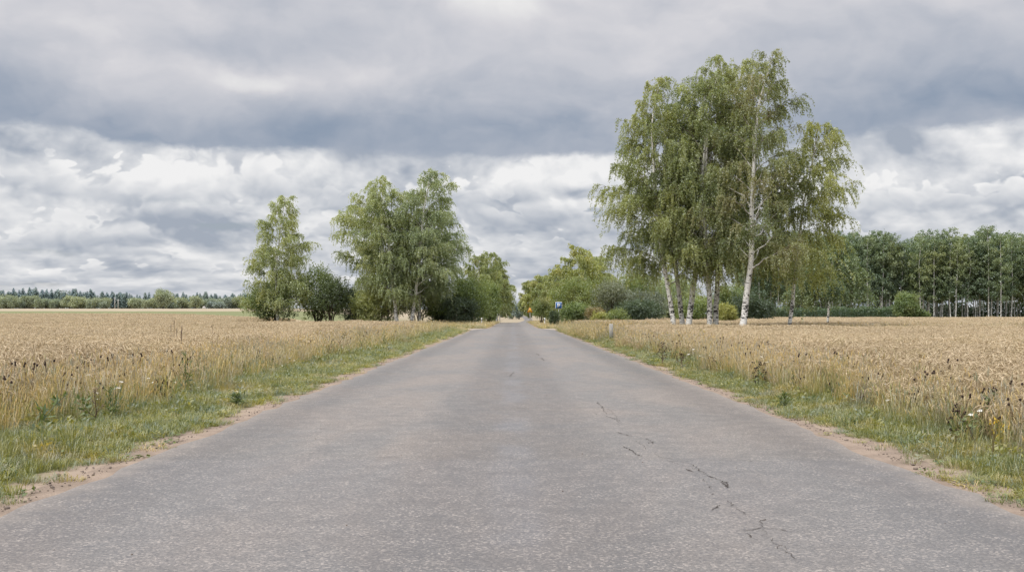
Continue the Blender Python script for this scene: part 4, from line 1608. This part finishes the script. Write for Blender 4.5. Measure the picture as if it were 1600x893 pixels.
# ---------------------------------------------------------------- single tall weeds
def wild_plant(x, y, h, seed, label, leafm='weed', n_br=7, leaf=.13, lean=(0, 0), head=None, spread=.5, name='wild_plant'):
    r = np.random.default_rng(seed)
    e = thing(name, label, 'plant', (x, y, float(ground_z(x, y))), r.uniform(0, 6), 'single wild plants at the wheat edges')
    mb = MB()
    u = np.linspace(0, 1, 6)
    P = np.stack([lean[0] * u ** 1.6, lean[1] * u ** 1.6, h * u], -1)
    P[1:-1, :2] += r.normal(0, .012, (4, 2))
    mb.tube(P, np.interp(u, [0, 1], [.009, .003]), 5, a=.2)
    LV, LT, tips = [], [], [P[-1]]
    for i in range(n_br):
        t = .15 + .8 * (i + r.random()) / n_br
        b = np.array([np.interp(t, u, P[:, c]) for c in range(3)])
        a = i * 2.4 + r.normal(0, .3)
        d = np.array([math.cos(a), math.sin(a), r.uniform(.5, 1.1)])
        l = h * spread * r.uniform(.18, .42) * (1.15 - .6 * t)
        q = [b, b + d * l * .5, b + d * l + [0, 0, .06 * h]]
        mb.tube(q, [.004, .003, .002], 4, a=.2)
        tips.append(np.array(q[-1]))
        m = int(8 + 26 * l)
        w = r.random(m)
        S = b + d * (l * w)[:, None]
        A = unit(r.normal(0, .7, (m, 3)) + d * .7 + [0, 0, -.15])
        s = leaf * r.uniform(.4, 1.15, m) * (1.1 - .6 * t)
        LV.append(leaf_quads(S, A, unit(r.normal(0, .5, (m, 3)) + [0, 0, 1]), s, s * .3))
        LT.append(np.clip(r.normal(.4, .25, m), 0, 1))
    obj('stem', mb.mesh('stem', M['brown_weed'] if leafm != 'weed' else M['weed'], True), e)
    V, t = np.concatenate(LV), np.repeat(np.concatenate(LT), 4)
    obj('leaves', leaf_mesh('leaves', V, t, M[leafm]), e)
    if head:
        hb = MB()
        for tip in tips:
            if head == 'spike':
                hb.tube([tip - [0, 0, .02], tip + [0, 0, .05], tip + [0, 0, .15], tip + [0, 0, .22]], [.003, .009, .008, .002], 5, cap=True, a=.5)
            else:
                for q in range(4):
                    c = tip + r.normal(0, .02, 3)
                    hb.tube([c - [0, 0, .012], c, c + [0, 0, .014]], [.005, .012, .004], 6, cap=True)
        obj('flower_heads', hb.mesh('flower_heads', M[{'spike': 'brown_weed', 'dark': 'seed_head', 'yellow': 'yellow_petal', 'white': 'petal'}[head]], True), e)
    return e


def at(xp, yb):
    Y = yd(yb)
    return px(xp, Y), Y


for xp, yb, h, lab, kw in (
    (50, 693, .55, 'dark leafy weed leaning over at the front left of the wheat', dict(lean=(.45, 0), n_br=8, leaf=.17)),
    (172, 662, .50, 'bushy dark green weed with crooked twigs at the left wheat foot', dict(n_br=15, leaf=.09, spread=.95)),
    (150, 672, .55, 'bare dark twiggy stalk beside the bushy dark weed', dict(leafm='brown_weed', n_br=6, leaf=.05, spread=.9)),
    (290, 622, .85, 'yellow green upright weed standing in the left wheat edge', dict(n_br=10, leaf=.14, spread=.4)),
    (272, 585, 1.15, 'tall brown dock stalk rising above the left wheat', dict(leafm='brown_weed', n_br=4, leaf=.06, head='spike', spread=.35)),
    (284, 590, 1.02, 'second brown stalk with a dark spike above the left wheat', dict(leafm='brown_weed', n_br=2, leaf=.05, head='spike', spread=.3)),
    (332, 575, 1.15, 'thin lone stalk with small seed heads above the left wheat', dict(leafm='brown_weed', n_br=3, leaf=.04, head='dark', spread=.25)),
    (362, 598, .70, 'light green bushy weed farther along the left wheat edge', dict(n_br=14, leaf=.1, spread=.7)),
    (255, 640, .42, 'dark low herb clump at the border of left grass and wheat', dict(n_br=14, leaf=.08, head='dark', spread=1.0)),
    (370, 636, .22, 'low dark green broad leaved plant in the left verge', dict(n_br=12, leaf=.13, spread=1.5)),
    (600, 545, .85, 'green bushy weed on the left verge near the side track', dict(n_br=14, leaf=.1, spread=.6)),
    (537, 553, .75, 'greyish thistle clump midway along the left verge', dict(n_br=14, leaf=.1, head='dark', spread=.7)),
    (1035, 572, .62, 'reddish brown dock clump on the right verge near the wheat corner', dict(leafm='brown_weed', n_br=13, leaf=.06, head='dark', spread=.9)),
    (1065, 580, .45, 'low dark brown weed right of the dock clump', dict(leafm='brown_weed', n_br=10, leaf=.06, head='dark', spread=1.0)),
    (1543, 690, .62, 'green weed with narrow leaves standing alone at right', dict(n_br=9, leaf=.16, head='dark', spread=.5)),
    (1497, 695, .35, 'low herb with dark heads left of the lone narrow leaved weed', dict(n_br=10, leaf=.08, head='dark', spread=.9)),
    (1560, 700, .3, 'small yellow flowered herb at the foot of the right wheat', dict(n_br=9, leaf=.08, head='yellow', spread=.9)),
    (1185, 612, .5, 'dark headed knapweed clump in the middle of the right wheat edge', dict(n_br=12, leaf=.06, head='dark', spread=.8)),
    (1225, 640, .25, 'bright green low plant tuft in the right verge', dict(n_br=13, leaf=.11, spread=1.4)),
    (1250, 610, .55, 'brown seedy clump behind the bright green tuft', dict(leafm='brown_weed', n_br=12, leaf=.05, head='dark', spread=.7)),
):
    x, y = at(xp, yb)
    wild_plant(x, y, h, int(xp * 7 + yb), lab, **kw)

# ---------------------------------------------------------------- sky and light
SUN_EL, SUN_AZ = math.radians(52), math.radians(-128)   # azimuth measured from +Y toward +X
w = bpy.data.worlds.new('World')
scene.world = w
w.use_nodes = True
w.node_tree.nodes.clear()
n = NT(w.node_tree)
out = n.node('ShaderNodeOutputWorld')
sky = n.node('ShaderNodeTexSky', sky_type='NISHITA')
sky.sun_disc = False
sky.sun_elevation = SUN_EL
sky.sun_rotation = SUN_AZ
sky.air_density = 1.0
sky.dust_density = 2.0
bg0 = n.node('ShaderNodeBackground')
n.L.new(sky.outputs[0], bg0.inputs[0])
bg0.inputs[1].default_value = .1
dirv = n.node('ShaderNodeTexCoord').outputs['Generated']
nm = n.node('ShaderNodeVectorMath', operation='NORMALIZE')
n.put(nm.inputs[0], dirv)
dx, dy, dz = n.sep(nm.outputs[0])
DEG = 57.29578
az = n.mul(n.m('ARCTAN2', dx, dy), DEG)
el = n.mul(n.m('ARCSINE', dz), DEG)
# domain warp
wv = n.vec(n.mul(az, .16), n.mul(el, .26), 2.7)
wn = n.noise(wv, 1.0, 5, .55, 0, 1)
wx, wy, wz = n.sep(wn)
azw = n.add(az, n.mul(n.sub(wx, .5), 5.0))
elw = n.add(el, n.mul(n.sub(wy, .5), 2.4))


def gauss(a0, e0, sa, se, amp, warped=True):
    A, E = (azw, elw) if warped else (az, el)
    da = n.mul(n.sub(A, a0), 1 / sa)
    de = n.mul(n.sub(E, e0), 1 / se)
    q = n.add(n.mul(da, da), n.mul(de, de))
    return n.mul(n.m('EXPONENT', n.mul(q, -1.0)), amp)


def saz(x): return math.degrees(math.atan((x - VX) / F))
def sel(y, x=802): return math.degrees(math.atan((VY - y) / math.hypot(F, x - VX)))


# --- low layer: rows of sunlit cumulus with flat grey bases, smaller toward the horizon
elp = n.m('LOGARITHM', n.m('MAXIMUM', n.add(el, 2.2), .2), 2.71828)


def fb(ka, ke, off, det, seed, rough=.5, dist=.2):
    return n.noise(n.vec(n.mul(az, ka), n.mul(n.add(elp, off), ke), seed), 1.0, det, rough, dist)




def puffs(off):
    v = n.vec(n.add(n.mul(az, .15), n.mul(n.sub(wx, .5), .7)), n.add(n.mul(n.add(elp, off), 1.75), n.mul(n.sub(wy, .5), .55)), 9.1)
    vn = n.node('ShaderNodeTexVoronoi', voronoi_dimensions='2D', feature='SMOOTH_F1')
    n.put(vn.inputs['Vector'], v)
    vn.inputs['Detail'].default_value = 1.0
    vn.inputs['Roughness'].default_value = .5
    vn.inputs['Lacunarity'].default_value = 2.3
    vn.inputs['Smoothness'].default_value = .45
    f = n.noise(v, 1.5, 4, .5, 0, dim='2D')
    return n.add(n.mul(n.sub(.62, vn.outputs['Distance']), .55), n.add(n.mul(n.sub(f, .5), .62), .5))


nb = puffs(0)
nb2 = puffs(.12)
soft = fb(.13, 1.9, 0, 5, 2.2, .55)
soft2 = fb(.13, 1.9, .13, 5, 2.2, .55)
reli = n.mul(n.sub(nb, nb2), .27)
low = n.add(n.add(n.step(soft, .32, .66, .52, .72), n.mul(n.sub(soft, soft2), 1.0)), n.add(n.mul(n.sub(nb, .5), .10), n.mul(reli, .55)))
for k_, (yb_, H, f_, lo_, amp) in enumerate(((458, .7, .23, .46, .7), (438, 1.1, .19, .44, .75), (412, 1.3, .15, .44, .8), (385, 1.7, .12, .47, .85), (352, 2.1, .10, .45, .9), (318, 2.5, .085, .47, .9), (272, 2.7, .08, .50, .8))):
    wob_ = n.noise(n.vec(n.mul(az, .06), k_ * 3.1 + .7, 8.4), 1.0, 0, .5, dim='2D')
    base_ = n.add(n.add(sel(yb_), n.mul(n.sub(nb, .5), .30 + .12 * H)), n.mul(n.sub(wob_, .5), 1.5 + .5 * H))
    d_ = n.mul(n.sub(el, base_), 1 / H)
    hm = n.noise(n.vec(n.mul(az, f_), k_ * 7.3 + 1.7, .4), 1.0, 1, .5, dim='2D')
    hm = n.step(hm, lo_ - .12, lo_ + .2, -.35, 1.0, False)
    s_ = n.sub(n.add(hm, n.mul(n.sub(nb, .5), 1.15)), d_)
    al = n.mul(n.mul(n.step(s_, 0, .2), n.mul(n.step(d_, -.10, .14), n.step(hm, -.15, .25))), amp)
    sh = n.add(n.add(n.step(d_, -.05, .80, .49, .84), reli), n.mul(n.step(s_, .4, .05), .06))
    mxn = n.node('ShaderNodeMix', data_type='FLOAT')
    n.put(mxn.inputs[0], al)
    n.put(mxn.inputs[2], low)
    n.put(mxn.inputs[3], sh)
    low = mxn.outputs[0]
low = n.m('MINIMUM', n.add(low, n.step(el, 0, 8.5, -.06, -.02, False)), .83)
for g in ((300, 285, 5.5, 1.25, .10), (250, 342, 6, .5, -.11), (60, 395, 1.4, .6, .13), (120, 300, 3, .9, .06), (230, 378, 7, .45, -.09),
          (820, 290, 4, 1.0, .07), (815, 325, 2.6, .9, -.10), (1480, 300, 7, 1.6, .06), (1550, 345, 5, .7, -.15), (1400, 345, 1.6, .8, .12), (1410, 230, 2.6, .6, -.07), (905, 272, 1.6, .8, .11),
          (1590, 230, 4, 1.0, .08), (65, 223, 1.9, .5, -.22), (150, 228, 2.2, .8, .10), (905, 293, .8, .3, -.24)):
    low = n.add(low, gauss(saz(g[0]), sel(g[1], g[0]), g[2], g[3], g[4]))
low = n.m('MINIMUM', n.m('MAXIMUM', low, .36), .90)
lowc = n.mix(n.step(low, .36, .86, smooth=False), (.345, .385, .455), (.83, .825, .825))
# --- dark bank above
edge = n.add(n.add(8.75, n.step(az, -20.2, -24.0, 0, .75)), n.step(az, 8, 20, 0, .85, False))
en = n.add(n.mul(n.noise(n.vec(n.mul(az, .2), n.mul(el, .42), 1.2), 1.0, 6, .6), .8), n.mul(nb, .2))
hh = n.add(n.sub(el, edge), n.mul(n.sub(en, .5), 2.2))
mask = n.step(hh, -.22, .30)
b1 = n.noise(n.vec(n.mul(azw, .085), n.mul(elw, .17), 7.7), 1.0, 5, .48, .25)
b1b = n.noise(n.vec(n.mul(azw, .085), n.mul(n.add(elw, .9), .17), 7.7), 1.0, 5, .48, .25)
b2 = n.noise(n.vec(n.mul(azw, .26), n.mul(elw, .55), 3.1), 1.0, 5, .5, .2)
br = n.add(n.step(hh, .1, 5.5, .31, .545), n.mul(n.sub(b1, .5), .42))
br = n.add(br, n.mul(n.sub(b1, b1b), .42))
br = n.add(br, n.add(n.mul(n.sub(b2, .5), .16), n.mul(reli, .12)))
for g in ((390, 128, 3.2, .75, .24), (290, 165, 6, 1.3, .12), (310, 82, 7, .8, -.12), (120, 45, 5, 1.2, .10), (790, -14, 3.2, 1.3, .22), (790, 0, 6.5, 2.3, .09), (1010, 60, 6, 1.8, .06), (640, 60, 6, 2.4, .03),
          (1420, 165, 8, 1.4, -.07), (520, 215, 14, 1.2, -.05), (10, 150, 4, 1.6, -.10), (1330, 60, 8, 2.2, -.02), (560, 110, 4, 1.4, .05)):
    br = n.add(br, gauss(saz(g[0]), sel(g[1], g[0]), g[2], g[3], g[4], g[0] != 790))
br = n.m('MINIMUM', n.m('MAXIMUM', br, .12), .95)
bankc = n.mix(n.step(br, .14, .62, smooth=False), (.20, .265, .365), (.62, .615, .645))
bankc = n.mix(n.step(br, .62, .95, smooth=False), bankc, (.93, .92, .88))
cc = n.mix(mask, lowc, bankc)
# overcast is brightest overhead, as in any cloudy sky
boost = n.step(el, 18, 58, 1.08, 3.7)
cc = n.mix(1.0, cc, boost, 'MULTIPLY')
below = n.step(el, -.5, -6)
cc = n.mix(below, cc, (.25, .22, .17))
bg1 = n.node('ShaderNodeBackground')
n.put(bg1.inputs[0], cc)
bg1.inputs[1].default_value = 1.0
mixw = n.node('ShaderNodeMixShader')
# a few thin places where the blue shows through
gap = n.mul(n.step(n.noise(n.vec(n.mul(az, .1), n.mul(el, .9), 15.0), 1.0, 5, .6), .6, .72), n.mul(n.step(el, 7.5, 5), .22))
n.put(mixw.inputs[0], n.sub(.97, gap))
n.L.new(bg0.outputs[0], mixw.inputs[1])
n.L.new(bg1.outputs[0], mixw.inputs[2])
n.L.new(mixw.outputs[0], out.inputs[0])
w.cycles.sampling_method = 'MANUAL'
w.cycles.sample_map_resolution = 512

ld = bpy.data.lights.new('sun', 'SUN')
ld.energy = 2.5
ld.angle = math.radians(16)
ld.color = (1.0, .95, .87)
lo = bpy.data.objects.new('sun', ld)
COL.objects.link(lo)
lo.rotation_euler = (math.radians(90) - SUN_EL, 0, math.pi - SUN_AZ)

cd = bpy.data.cameras.new('camera')
cam = bpy.data.objects.new('camera', cd)
COL.objects.link(cam)
cd.sensor_width = 36
cd.lens = 36
cd.clip_start = .05
cd.clip_end = 20000
cam.location = (0, 0, HC)
cam.rotation_euler = (math.radians(90), 0, 0)
cd.shift_x = -(VX - 800) / 1600
cd.shift_y = (VY - 446.5) / 1600
scene.camera = cam
scene.render.resolution_x, scene.render.resolution_y = 1024, 571
scene.view_settings.view_transform = 'Standard'
scene.view_settings.look = 'None'
scene.view_settings.exposure = 0
scene.render.engine = 'CYCLES'
scene.cycles.max_bounces = 6
scene.cycles.diffuse_bounces = 3
scene.cycles.transmission_bounces = 4
scene.cycles.glossy_bounces = 2
scene.cycles.caustics_reflective = False
scene.cycles.caustics_refractive = False
